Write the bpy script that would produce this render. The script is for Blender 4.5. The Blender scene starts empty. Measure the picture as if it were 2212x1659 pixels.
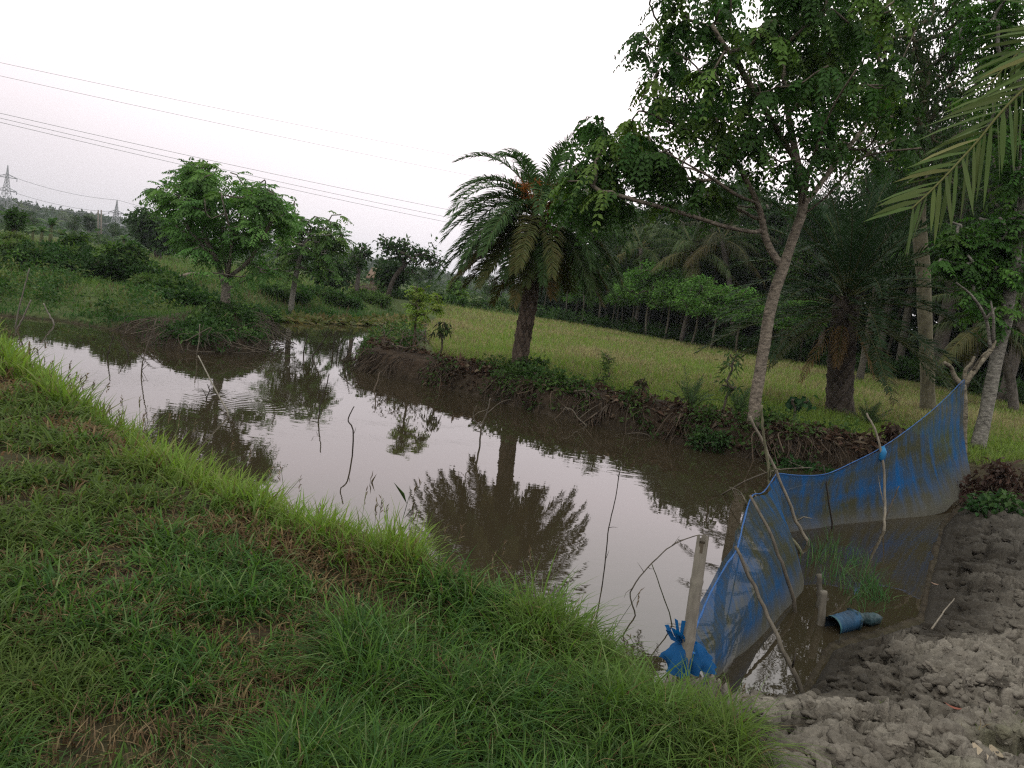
import bpy, math, random
import numpy as np
from mathutils import Vector, Matrix

# ------------------------------------------------------------------ camera, sky, sun, exposure
SC = bpy.context.scene
F_PX, CX, CY = 1640.0, 1106.0, 829.5          # focal length in units of a 2212 px wide picture
ROLL, PITCH, CAM_Z = 0.135, 0.1155, 2.1
_R0 = np.array([1.0, 0, 0]); _FW = np.array([0, math.cos(PITCH), -math.sin(PITCH)])
_U0 = np.cross(_R0, _FW)
_XC = math.cos(ROLL) * _R0 + math.sin(ROLL) * _U0
_UC = -math.sin(ROLL) * _R0 + math.cos(ROLL) * _U0
cam = bpy.data.cameras.new("camera"); cam_o = bpy.data.objects.new("camera", cam)
SC.collection.objects.link(cam_o)
cam.sensor_width = 36.0; cam.lens = 36.0 * F_PX / 2212.0
cam.clip_start = 0.05; cam.clip_end = 6000
m = Matrix.Identity(4)
for i in range(3):
    m[i][0], m[i][1], m[i][2] = _XC[i], _UC[i], -_FW[i]
m[2][3] = CAM_Z
cam_o.matrix_world = m
SC.camera = cam_o

SUN_EL, SUN_AZ = math.radians(52), math.radians(215)      # high, behind and to the left of the camera
world = bpy.data.worlds.new("World"); SC.world = world; world.use_nodes = True
wn, wl = world.node_tree.nodes, world.node_tree.links
wn.clear()
w_out = wn.new("ShaderNodeOutputWorld")
sky = wn.new("ShaderNodeTexSky"); sky.sky_type = 'NISHITA'; sky.sun_disc = False
sky.sun_elevation = SUN_EL; sky.sun_rotation = SUN_AZ
sky.air_density = 1.5; sky.dust_density = 6.0
bg_sky = wn.new("ShaderNodeBackground"); bg_sky.inputs[1].default_value = 0.05
wl.new(sky.outputs[0], bg_sky.inputs[0])
# the overcast deck: brightness by direction (brighter ahead and high, greyer low and to the left), soft cloud noise
tc = wn.new("ShaderNodeTexCoord"); sep = wn.new("ShaderNodeSeparateXYZ"); wl.new(tc.outputs["Generated"], sep.inputs[0])
ramp = wn.new("ShaderNodeValToRGB"); wl.new(sep.outputs[2], ramp.inputs[0])
e = ramp.color_ramp.elements
e[0].position = 0.0; e[0].color = (0.70, 0.665, 0.70, 1)
e[1].position = 1.0; e[1].color = (1.20, 1.22, 1.14, 1)
x = e.new(0.10); x.color = (0.88, 0.815, 0.85, 1)
x = e.new(0.25); x.color = (1.28, 1.14, 1.18, 1)
x = e.new(0.45); x.color = (1.42, 1.40, 1.36, 1)
dotn = wn.new("ShaderNodeVectorMath"); dotn.operation = 'DOT_PRODUCT'
wl.new(tc.outputs["Generated"], dotn.inputs[0]); dotn.inputs[1].default_value = (0.55, 0.80, 0.25)
mr = wn.new("ShaderNodeMapRange"); wl.new(dotn.outputs["Value"], mr.inputs[0])
mr.inputs[1].default_value = 0.0; mr.inputs[2].default_value = 1.0
mr.inputs[3].default_value = 0.66; mr.inputs[4].default_value = 1.14
cn = wn.new("ShaderNodeTexNoise"); wl.new(tc.outputs["Generated"], cn.inputs[0])
cn.inputs["Scale"].default_value = 1.6; cn.inputs["Detail"].default_value = 3
mr2 = wn.new("ShaderNodeMapRange"); wl.new(cn.outputs[0], mr2.inputs[0])
mr2.inputs[1].default_value = 0.3; mr2.inputs[2].default_value = 0.7
mr2.inputs[3].default_value = 0.96; mr2.inputs[4].default_value = 1.05
mul = wn.new("ShaderNodeMath"); mul.operation = 'MULTIPLY'
wl.new(mr.outputs[0], mul.inputs[0]); wl.new(mr2.outputs[0], mul.inputs[1])
bg_c = wn.new("ShaderNodeBackground"); wl.new(ramp.outputs[0], bg_c.inputs[0]); wl.new(mul.outputs[0], bg_c.inputs[1])
mixw = wn.new("ShaderNodeMixShader"); mixw.inputs[0].default_value = 0.93
wl.new(bg_sky.outputs[0], mixw.inputs[1]); wl.new(bg_c.outputs[0], mixw.inputs[2])
wl.new(mixw.outputs[0], w_out.inputs[0])

sun = bpy.data.lights.new("sun", 'SUN'); sun.energy = 0.55; sun.angle = math.radians(35); sun.color = (1.0, 0.96, 0.9)
sun_o = bpy.data.objects.new("sun", sun); SC.collection.objects.link(sun_o)
sd_ = Vector((math.sin(SUN_AZ) * math.cos(SUN_EL), math.cos(SUN_AZ) * math.cos(SUN_EL), math.sin(SUN_EL)))
sun_o.rotation_euler = sd_.to_track_quat('Z', 'Y').to_euler(); sun_o.location = (0, 0, 60)

SC.view_settings.view_transform = 'Standard'; SC.view_settings.look = 'None'
SC.view_settings.exposure = 0.42; SC.view_settings.gamma = 1.0; SC.view_settings.use_curve_mapping = False
SC.render.engine = 'CYCLES'
SC.cycles.max_bounces = 5; SC.cycles.diffuse_bounces = 1; SC.cycles.filter_width = 1.25; SC.cycles.glossy_bounces = 2
SC.cycles.transmission_bounces = 3; SC.cycles.transparent_max_bounces = 8; SC.cycles.volume_bounces = 1
SC.cycles.use_denoising = False
SC.cycles.caustics_reflective = False; SC.cycles.caustics_refractive = False
SC.cycles.sample_clamp_indirect = 4.0

rng = np.random.default_rng(7)
COL = SC.collection

# ------------------------------------------------------------------ picture point -> place in the world
def ray(px, py):
    return _XC * (px - CX) / F_PX + _UC * (CY - py) / F_PX + _FW
def G(px, py, z=0.0):                     # where the sight line meets height z
    d = ray(px, py); t = (z - CAM_Z) / d[2]
    return np.array([0, 0, CAM_Z]) + d * t
def P(px, py, Y):                         # where it meets distance Y ahead
    d = ray(px, py)
    return np.array([0, 0, CAM_Z]) + d * (Y / d[1])

# ------------------------------------------------------------------ noise
def _h(ix, iy, iz, seed):
    n = (ix.astype(np.int64) * 374761393 + iy.astype(np.int64) * 668265263 + iz.astype(np.int64) * 2147483647 + seed * 974711) & 0xffffffff
    n = ((n ^ (n >> 13)) * 1274126177) & 0xffffffff
    n = ((n ^ (n >> 16)) * 2246822519) & 0xffffffff
    return ((n ^ (n >> 15)) & 0xffffff) / float(0x1000000)
def vnoise(x, y, seed=0):
    x = np.asarray(x, float); y = np.asarray(y, float)
    ix = np.floor(x); iy = np.floor(y); fx = x - ix; fy = y - iy
    fx = fx * fx * (3 - 2 * fx); fy = fy * fy * (3 - 2 * fy); z = np.zeros_like(ix)
    a = _h(ix, iy, z, seed); b = _h(ix + 1, iy, z, seed); c = _h(ix, iy + 1, z, seed); d = _h(ix + 1, iy + 1, z, seed)
    return (a * (1 - fx) + b * fx) * (1 - fy) + (c * (1 - fx) + d * fx) * fy
def fbm(x, y, seed=0, octv=4, gain=.5):
    s = 0; a = 1; t = 0
    for k in range(octv):
        s = s + a * vnoise(np.asarray(x) * 2**k + 17.3 * k, np.asarray(y) * 2**k - 9.1 * k, seed + k); t += a; a *= gain
    return s / t
def worley(x, y, seed=0, vec=False):
    x = np.asarray(x, float); y = np.asarray(y, float); ix = np.floor(x); iy = np.floor(y)
    f1 = np.full(x.shape, 9.); f2 = np.full(x.shape, 9.); cid = np.zeros(x.shape); vx = np.zeros(x.shape); vy = np.zeros(x.shape); z = np.zeros_like(ix)
    for dx in (-1, 0, 1):
        for dy in (-1, 0, 1):
            jx = ix + dx; jy = iy + dy
            qx = jx + _h(jx, jy, z, seed); qy = jy + _h(jx, jy, z, seed + 5)
            d = np.hypot(x - qx, y - qy); c = _h(jx, jy, z, seed + 9)
            new = d < f1; vx = np.where(new, x - qx, vx); vy = np.where(new, y - qy, vy)
            f2 = np.where(new, f1, np.minimum(f2, d)); cid = np.where(new, c, cid); f1 = np.where(new, d, f1)
    return (f1, f2, cid, vx, vy) if vec else (f1, f2, cid)
def sm(t):
    t = np.clip(t, 0, 1); return t * t * (3 - 2 * t)
def unit(v):
    v = np.asarray(v, float); return v / np.maximum(np.linalg.norm(v, axis=-1, keepdims=True), 1e-9)

# ------------------------------------------------------------------ mesh building
class MB:
    def __init__(s): s.V = []; s.T = []; s.Q = []; s.C = []; s.n = 0
    def add(s, V, T=None, Q=None, C=None):
        V = np.asarray(V, float).reshape(-1, 3)
        if len(V) == 0: return s
        if C is None: C = np.array([.5, .5, .5])
        C = np.asarray(C, float)
        if C.ndim == 1: C = np.repeat(C[None, :], len(V), 0)
        s.V.append(V); s.C.append(C)
        if T is not None and len(T): s.T.append(np.asarray(T, np.int64) + s.n)
        if Q is not None and len(Q): s.Q.append(np.asarray(Q, np.int64) + s.n)
        s.n += len(V); return s
    def build(s, name, mat, parent=None, smooth=False, origin=None):
        V = np.concatenate(s.V); C = np.concatenate(s.C)
        if origin is not None: V = V - np.asarray(origin)[None, :]
        T = np.concatenate(s.T) if s.T else np.zeros((0, 3), np.int64)
        Q = np.concatenate(s.Q) if s.Q else np.zeros((0, 4), np.int64)
        me = bpy.data.meshes.new(name)
        me.vertices.add(len(V)); me.vertices.foreach_set("co", V.astype(np.float32).ravel())
        loops = np.concatenate([T.ravel(), Q.ravel()]).astype(np.int32)
        me.loops.add(len(loops)); me.loops.foreach_set("vertex_index", loops)
        st = np.concatenate([np.arange(len(T)) * 3, len(T) * 3 + np.arange(len(Q)) * 4]).astype(np.int32)
        me.polygons.add(len(st)); me.polygons.foreach_set("loop_start", st)
        me.update(calc_edges=True)
        if smooth: me.polygons.foreach_set("use_smooth", np.ones(len(st), bool))
        ca = me.color_attributes.new("Col", 'FLOAT_COLOR', 'POINT')
        ca.data.foreach_set("color", np.concatenate([C, np.ones((len(C), 1))], 1).astype(np.float32).ravel())
        me.materials.append(mat)
        o = bpy.data.objects.new(name, me); COL.objects.link(o)
        if origin is not None and parent is None: o.location = origin
        if parent is not None: o.parent = parent
        return o
def tag(o, label=None, cat=None, group=None, kind=None):
    if label: o["label"] = label
    if cat: o["category"] = cat
    if group: o["group"] = group
    if kind: o["kind"] = kind
    return o
def thing(name, label, cat, loc, group=None):
    o = bpy.data.objects.new(name, None); COL.objects.link(o); o.location = [float(a) for a in loc]
    o.empty_display_size = .2
    return tag(o, label, cat, group)
def copy_tree(root, loc, rz=0.0, sc=1.0, label=None, group=None):
    r = root.copy(); COL.objects.link(r); r.location = [float(a) for a in loc]
    r.rotation_euler = (0, 0, rz); r.scale = (sc, sc, sc)
    if label: r["label"] = label
    if group: r["group"] = group
    for ch in list(root.children):
        c = ch.copy(); COL.objects.link(c); c.parent = r
        for g in list(ch.children):
            d = g.copy(); COL.objects.link(d); d.parent = c
    return r

def tube(pts, rad, k=6, jit=0.0, cap=True, disp=None):
    pts = np.asarray(pts, float); n = len(pts); rad = np.broadcast_to(np.asarray(rad, float), (n,))
    tg = unit(np.gradient(pts, axis=0))
    a = np.array([0, 0, 1.0]) if abs(tg[0][2]) < .9 else np.array([1.0, 0, 0])
    u = unit(np.cross(tg[0], a)); U = [u]
    for i in range(1, n):
        u = u - tg[i] * np.dot(u, tg[i]); u = unit(u); U.append(u)
    U = np.array(U); W = np.cross(tg, U)
    th = np.arange(k) / k * 2 * math.pi
    rr = rad[:, None] * np.ones((1, k))
    if jit: rr = rr * (1 + jit * (np.random.default_rng(n * 31 + k).random((n, k)) - .5) * 2)
    if disp is not None: rr = rr + disp
    V = pts[:, None, :] + rr[..., None] * (np.cos(th)[None, :, None] * U[:, None, :] + np.sin(th)[None, :, None] * W[:, None, :])
    V = V.reshape(-1, 3)
    i = np.arange(n - 1)[:, None] * k; j = np.arange(k)[None, :]; j2 = (j + 1) % k
    Q = np.stack([i + j, i + j2, i + k + j2, i + k + j], -1).reshape(-1, 4)
    T = np.zeros((0, 3), int)
    if cap:
        V = np.concatenate([V, pts[:1], pts[-1:]])
        b = n * k; jj = np.arange(k); j2 = (jj + 1) % k
        T = np.concatenate([np.stack([j2, jj, np.full(k, b)], -1), np.stack([(n - 1) * k + jj, (n - 1) * k + j2, np.full(k, b + 1)], -1)])
    return V, T, Q
def smooth_line(pts, per=6):              # Catmull-Rom through the given points
    p = np.asarray(pts, float); p = np.concatenate([[2 * p[0] - p[1]], p, [2 * p[-1] - p[-2]]]); out = []
    for i in range(1, len(p) - 2):
        for t in np.arange(per) / per:
            a, b, c, d = p[i - 1], p[i], p[i + 1], p[i + 2]
            out.append(.5 * (2 * b + (c - a) * t + (2 * a - 5 * b + 4 * c - d) * t * t + (3 * b - a - 3 * c + d) * t ** 3))
    out.append(p[-2]); return np.array(out)

# ------------------------------------------------------------------ leaves and blades
def leaflets(pos, d, nrm, L, W, fold=.15, droop=.15):
    d = unit(d); side = unit(np.cross(d, nrm)); nrm = np.cross(side, d)
    L = np.broadcast_to(L, (len(pos),))[:, None]; W = np.broadcast_to(W, (len(pos),))[:, None]
    mid = pos + d * L * .45
    a = mid + side * W * .5 + nrm * W * fold; b = mid - side * W * .5 + nrm * W * fold
    tip = pos + d * L - nrm * L * droop
    V = np.stack([pos, a, tip, b], 1).reshape(-1, 3)
    i = np.arange(len(pos))[:, None] * 4
    T = np.concatenate([i + np.array([[0, 1, 2]]), i + np.array([[0, 2, 3]])], 1).reshape(-1, 3)
    return V, T
def vary(n, base, dv=.25, alt=None, pa=.2, r=None):   # natural leaf-to-leaf colour variation
    r = r or rng
    c = np.repeat(np.asarray(base, float)[None], n, 0)
    if alt is not None:
        k = (r.random(n) < pa)[:, None]; c = np.where(k, np.asarray(alt)[None], c)
    return c * (1 + dv * (r.random((n, 1)) * 2 - 1)) * (1 + .12 * (r.random((n, 3)) - .5))
def rand_dirs(n, r=None):
    r = r or rng
    return unit(r.normal(size=(n, 3)))
def compound(start, d, L, k=7, l0=.08, w0=.03, droop=.5, r=None):
    r = r or rng
    M = len(start); d = unit(d); L = np.broadcast_to(L, (M,))
    t = np.linspace(.22, 1, k)[None, :, None]
    p = start[:, None] + d[:, None] * L[:, None, None] * t - np.array([0, 0, 1.]) * (L[:, None, None] * droop * t ** 2)
    tg = unit(d[:, None] - np.array([0, 0, 1.]) * 2 * droop * t)
    sd = unit(np.cross(tg, np.array([0, 0, 1.]) + 1e-3)); nm = np.cross(sd, tg)
    ps, ds, ns, ls = [], [], [], []
    for s in (-1, 1):
        ps.append(p.reshape(-1, 3)); ds.append((tg * .45 + s * sd * .8 - np.array([0, 0, .28]) + .15 * r.normal(size=tg.shape)).reshape(-1, 3))
        ns.append((nm + .2 * r.normal(size=nm.shape)).reshape(-1, 3))
        ls.append(np.broadcast_to(l0 * (1 - .35 * np.abs(2 * t - 1.1)), (M, k, 1)).reshape(-1) * (.8 + .4 * r.random(M * k)))
    return leaflets(np.concatenate(ps), np.concatenate(ds), np.concatenate(ns), np.concatenate(ls), np.concatenate(ls) * w0 / l0)
def blades(base, L, W, az, lean, droop, segs=3):
    N = len(base); t = np.linspace(0, 1, segs + 1)[None, :]
    hx = (L * lean)[:, None] * t ** 1.5; z = L[:, None] * (t * np.sqrt(np.maximum(1 - .5 * lean ** 2, .2))[:, None] - droop[:, None] * t ** 2.4)
    ca, sa = np.cos(az)[:, None], np.sin(az)[:, None]
    C = np.stack([base[:, :1] + hx * ca, base[:, 1:2] + hx * sa, base[:, 2:3] + z], -1)
    tw = az + (rng.random(N) - .5) * 1.6
    S = np.stack([-np.sin(tw), np.cos(tw), np.zeros(N)], -1)[:, None, :]
    w = W[:, None] * (1 - t ** 1.8) * .5
    A = C + S * w[..., None]; B = C - S * w[..., None]
    m_ = segs
    V = np.concatenate([A[:, :m_], B[:, :m_], C[:, m_:]], 1)
    nv = 2 * m_ + 1; i = np.arange(N)[:, None] * nv
    Q = np.concatenate([i + np.array([[j, j + 1, m_ + j + 1, m_ + j]]) for j in range(m_ - 1)], 1).reshape(-1, 4)
    T = (i + np.array([[m_ - 1, 2 * m_, 2 * m_ - 1]])).reshape(-1, 3)
    return V.reshape(-1, 3), T, Q, nv

# ------------------------------------------------------------------ materials
def new_mat(name):
    mt = bpy.data.materials.new(name); mt.use_nodes = True
    n = mt.node_tree.nodes; l = mt.node_tree.links; n.clear()
    out = n.new("ShaderNodeOutputMaterial"); return mt, n, l, out
def leaf_mat(name, trans=.3, rough=.55, spec=.10):
    mt, n, l, out = new_mat(name)
    at = n.new("ShaderNodeAttribute"); at.attribute_name = "Col"
    p = n.new("ShaderNodeBsdfPrincipled"); p.inputs["Roughness"].default_value = rough
    p.inputs["Specular IOR Level"].default_value = spec
    l.new(at.outputs["Color"], p.inputs["Base Color"])
    tr = n.new("ShaderNodeBsdfTranslucent")
    hs = n.new("ShaderNodeHueSaturation"); hs.inputs["Saturation"].default_value = 1.15; hs.inputs["Value"].default_value = 1.5
    l.new(at.outputs["Color"], hs.inputs["Color"]); l.new(hs.outputs[0], tr.inputs[0])
    mx = n.new("ShaderNodeMixShader"); mx.inputs[0].default_value = trans
    l.new(p.outputs[0], mx.inputs[1]); l.new(tr.outputs[0], mx.inputs[2]); l.new(mx.outputs[0], out.inputs[0])
    return mt
def solid_mat(name, rough=.85, spec=.2, nscale=20., amt=.35, bump=.0, bscale=60., stretch=(1, 1, 1), metallic=0.):
    """colour attribute multiplied by a noise, with a bump"""
    mt, n, l, out = new_mat(name)
    at = n.new("ShaderNodeAttribute"); at.attribute_name = "Col"
    tcx = n.new("ShaderNodeTexCoord"); mp = n.new("ShaderNodeMapping"); mp.inputs["Scale"].default_value = stretch
    l.new(tcx.outputs["Object"], mp.inputs[0])
    nz = n.new("ShaderNodeTexNoise"); nz.inputs["Scale"].default_value = nscale; nz.inputs["Detail"].default_value = 6
    nz.inputs["Roughness"].default_value = .65
    l.new(mp.outputs[0], nz.inputs[0])
    mrx = n.new("ShaderNodeMapRange"); l.new(nz.outputs[0], mrx.inputs[0])
    mrx.inputs[1].default_value = .3; mrx.inputs[2].default_value = .7
    mrx.inputs[3].default_value = 1 - amt; mrx.inputs[4].default_value = 1 + amt
    mu = n.new("ShaderNodeVectorMath"); mu.operation = 'SCALE'
    l.new(at.outputs["Color"], mu.inputs[0]); l.new(mrx.outputs[0], mu.inputs["Scale"])
    p = n.new("ShaderNodeBsdfPrincipled"); p.inputs["Roughness"].default_value = rough
    p.inputs["Specular IOR Level"].default_value = spec; p.inputs["Metallic"].default_value = metallic
    l.new(mu.outputs[0], p.inputs["Base Color"])
    if bump:
        nb = n.new("ShaderNodeTexNoise"); nb.inputs["Scale"].default_value = bscale; nb.inputs["Detail"].default_value = 8
        l.new(mp.outputs[0], nb.inputs[0])
        bp = n.new("ShaderNodeBump"); bp.inputs["Strength"].default_value = .8; bp.inputs["Distance"].default_value = bump
        l.new(nb.outputs[0], bp.inputs["Height"]); l.new(bp.outputs[0], p.inputs["Normal"])
    l.new(p.outputs[0], out.inputs[0]); return mt
M_LEAF = leaf_mat("leaf", .30); M_GRASS = leaf_mat("grass_blade", .35, .6, .05)
M_PALM = leaf_mat("palm_leaf", .2, .6, .06)
M_CLOTH = leaf_mat("blue_cloth", .35, .8, .05)
M_DRY = leaf_mat("dry_leaf", .15, .8, .1)
M_BARK = solid_mat("bark", .9, .15, 9, .45, .012, 40, (1, 1, .6))
M_PALEBARK = solid_mat("pale_bark", .9, .15, 11, .75, .02, 40, (1, 1, 2.0))
M_PIPE = solid_mat("muddy_plastic", .6, .3, 9, .6, .002, 60)
M_GROUND = solid_mat("soil", .95, .1, 7, .55, .05, 22)
M_MUD = solid_mat("dry_mud", .92, .2, 30, .30, .012, 90)
M_STICK = solid_mat("dry_stick", .8, .2, 25, .35, .003, 120, (1, 1, .2))
M_METAL = solid_mat("galvanised_steel", .55, .4, 3, .15, 0, 10)
M_CONC = solid_mat("weathered_concrete", .9, .2, 6, .25, .004, 60)
# ------------------------------------------------------------------ the lie of the land
def _g(l, z): return [tuple(G(a, b, z)[:2]) for a, b in l]
NEAR = [(-16.5, 18.0), (-12.5, 15.9)] + _g([(0, 705), (70, 755), (190, 852), (340, 932), (530, 1035), (650, 1088), (870, 1168), (1050, 1234), (1200, 1284), (1350, 1340), (1450, 1385), (1520, 1460)], .38)
DIKE = _g([(1560, 1480), (1640, 1525), (1712, 1530)], 0.05)
MUDE = _g([(1725, 1500), (1762, 1440), (1792, 1390), (1880, 1368), (1985, 1335), (2012, 1210), (2035, 1130), (2085, 1075)], 0.0)
PALMB = _g([(2060, 1045), (1830, 1022), (1620, 992), (1400, 942), (1200, 902), (1000, 848), (850, 818), (768, 798), (775, 772), (840, 752), (905, 742)], 0.0)
FIELDB = _g([(930, 716), (912, 697)], 0.0)
BACK = _g([(890, 690), (770, 694), (650, 689), (556, 686)], 0.0)
ISLE = _g([(548, 700), (578, 728), (585, 748), (560, 762), (480, 768), (400, 762), (330, 745), (290, 722)], 0.0)
LEFTB = _g([(240, 712), (130, 693), (0, 682)], 0.0) + [(-16.5, 18.5)]
POLY, PTYPE = [], []
for k, seg in enumerate((NEAR, DIKE, MUDE, PALMB, FIELDB, BACK, ISLE, LEFTB)):
    for p_ in seg: POLY.append(p_); PTYPE.append(k)
POLY = np.array(POLY); PTYPE = np.array(PTYPE)
TREE_L = P(487, 660, 19.0)
def pond(x, y):
    """signed distance to the waterline (positive on land) and nearness weight of each kind of bank"""
    x = np.asarray(x, float).ravel(); y = np.asarray(y, float).ravel()
    dk = np.full((8, len(x)), 1e9); inside = np.zeros(len(x), bool); n = len(POLY)
    for i in range(n):
        a = POLY[i]; b = POLY[(i + 1) % n]; e_ = b - a
        t = np.clip(((x - a[0]) * e_[0] + (y - a[1]) * e_[1]) / max(e_ @ e_, 1e-9), 0, 1)
        d = np.hypot(x - a[0] - t * e_[0], y - a[1] - t * e_[1])
        dk[PTYPE[i]] = np.minimum(dk[PTYPE[i]], d)
        c = ((a[1] > y) != (b[1] > y)) & (x < (b[0] - a[0]) * (y - a[1]) / (b[1] - a[1] + 1e-12) + a[0])
        inside ^= c
    s = dk.min(0); w = 1 / (dk + .08) ** 3; w /= w.sum(0)
    return np.where(inside, -s, s), w
def leftness(x, y): return sm((.02 - x / np.maximum(y, 1.0)) / .25)
def height(x, y, detail=True):
    x = np.asarray(x, float); shp = x.shape; x = x.ravel(); y = np.asarray(y, float).ravel()
    s, w = pond(x, y)
    wob = s + .10 * (fbm(x * 3, y * 3, 3) - .5) * np.clip(np.hypot(x, y) / 10, .3, 1.5) if detail else s
    q = np.maximum(wob, 0)
    prof = [.58 * sm(q / .9),
            .30 * sm(q / .25),
            .02 + .50 * sm(q / 2.4),
            .40 * sm(q / .18) + .14 * sm(q / .6) - .10 * sm((q - 1.0) / 1.5),
            .40 * sm(q / .5),
            .95 * sm(q / 4.0),
            .28 * sm(q / .15) + .30 * sm(q / 1.2),
            .10 * sm(q / .2) + .80 * sm(q / 9.0)]
    z = sum(w[k] * prof[k] for k in range(8))
    r = np.hypot(x, y); lf = leftness(x, y)
    far = lf * np.clip((r - 28) * .012, 0, 1.0)
    z = z + far * (q > 0)
    z = z + .35 * np.exp(-((x - TREE_L[0]) ** 2 + (y - TREE_L[1]) ** 2) / 1.2) * (q > .05) * sm(q / .5)
    if detail:
        z = z + np.where(q > 0, 1, .2) * (.10 * (fbm(x * .9, y * .9, 11) - .5) + .06 * (fbm(x * 4, y * 4, 21) - .5)) * sm((s + .1) / .3)
    z = np.where(wob < 0, np.maximum(-.4, wob * .8), z)
    z = np.where(s > .12, np.maximum(z, .03), z)
    return z.reshape(shp)
def Hs(x, y): return float(height(np.array([x]), np.array([y]))[0])
def on_ground(px, py, z0=.45):             # picture point dropped onto the terrain
    z = z0
    for _ in range(8): p_ = G(px, py, z); z = .5 * z + .5 * Hs(p_[0], p_[1])
    return np.array([p_[0], p_[1], Hs(p_[0], p_[1])])
FIELD = np.array(_g([(925, 716), (975, 676), (1073, 686), (1157, 697), (1300, 706), (1560, 750), (1750, 785), (2000, 830), (2300, 900), (2500, 1010), (2110, 985), (1900, 945), (1600, 900), (1300, 838), (1130, 800), (960, 775)], .45))
def in_poly(x, y, poly):
    ins = np.zeros(np.shape(x), bool)
    for i in range(len(poly)):
        a, b = poly[i], poly[(i + 1) % len(poly)]
        ins ^= ((a[1] > y) != (b[1] > y)) & (x < (b[0] - a[0]) * (y - a[1]) / (b[1] - a[1] + 1e-12) + a[0])
    return ins
MUD = np.array(_g([(1505, 1440), (1570, 1478), (1640, 1520), (1712, 1528), (1725, 1500), (1762, 1440), (1792, 1390), (1880, 1368), (1985, 1335), (2012, 1210), (2035, 1130), (2085, 1075)], .05)
               + _g([(2240, 1060), (2700, 1120)], .4) + [(6.5, 1.0), (2.0, .9)] + _g([(1600, 1830), (1655, 1640), (1625, 1575), (1545, 1520)], .45))
def poly_sd(x, y, poly):
    s = np.full(np.shape(x), 1e9)
    for i in range(len(poly)):
        a = poly[i]; e_ = poly[(i + 1) % len(poly)] - a
        t = np.clip(((x - a[0]) * e_[0] + (y - a[1]) * e_[1]) / max(e_ @ e_, 1e-9), 0, 1)
        s = np.minimum(s, np.hypot(x - a[0] - t * e_[0], y - a[1] - t * e_[1]))
    return np.where(in_poly(x, y, poly), s, -s)

# ground: one sheet, finer near the camera, to the horizon
ang = np.concatenate([np.linspace(-180, -46, 30)[:-1], np.linspace(-46, 48, 560), np.linspace(48, 180, 30)[1:-1]]) * math.pi / 180
rad = np.concatenate([[.05, .5, 1.0], np.geomspace(1.4, 24, 330), np.geomspace(24.5, 90, 70), np.geomspace(98, 1500, 22)])
A_, R_ = np.meshgrid(ang, rad); X = R_ * np.sin(A_); Y = R_ * np.cos(A_)
Z = height(X, Y)
s_, w_ = pond(X, Y); s_ = s_.reshape(X.shape); w_ = w_.reshape(8, *X.shape)
inm = sm((poly_sd(X, Y, MUD) + .02) / .25)
Z = Z - .12 * inm
fld = sm((poly_sd(X, Y, FIELD)) / 1.0 + .5)
soil = np.array([.042, .031, .020]); green = np.array([.05, .075, .022]); straw = np.array([.13, .145, .05]); cut = np.array([.042, .030, .021]); mudc = np.array([.09, .075, .062])
n1 = fbm(X * 1.3, Y * 1.3, 31)[..., None]; n2 = fbm(X * .25, Y * .25, 41)[..., None]
c = soil + (green - soil) * sm((n1 - .35) * 4) * .25
lf = leftness(X, Y)[..., None]
dist = np.hypot(X, Y)[..., None]
c = c + (np.array([.065, .095, .03]) * (.8 + .5 * n2) - c) * np.clip(lf * sm((dist - 11) / 3) + (dist > 40), 0, 1) * .8
c = c + (straw * (.75 + .5 * n1) - c) * fld[..., None]
bank = (w_[3] + w_[6])[..., None] * (1 - sm((s_ - .9) / .8))[..., None]
c = c + (cut * (.7 + .6 * n1) - c) * np.clip(bank, 0, 1)
c = c + (np.array([.04, .032, .022]) - c) * (1 - sm((s_ + .02) / .22))[..., None]
na = len(ang); nr = len(rad)
i = (np.arange(nr - 1)[:, None] * na + np.arange(na)[None, :]); j = np.arange(na)
i2 = np.arange(nr - 1)[:, None] * na + ((j + 1) % na)[None, :]
Q = np.stack([i, i2, i2 + na, i + na], -1).reshape(-1, 4)
ground = MB().add(np.stack([X, Y, Z], -1), Q=Q[:, ::-1], C=c.reshape(-1, 3)).build("ground", M_GROUND, smooth=True)
tag(ground, kind="structure")

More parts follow.
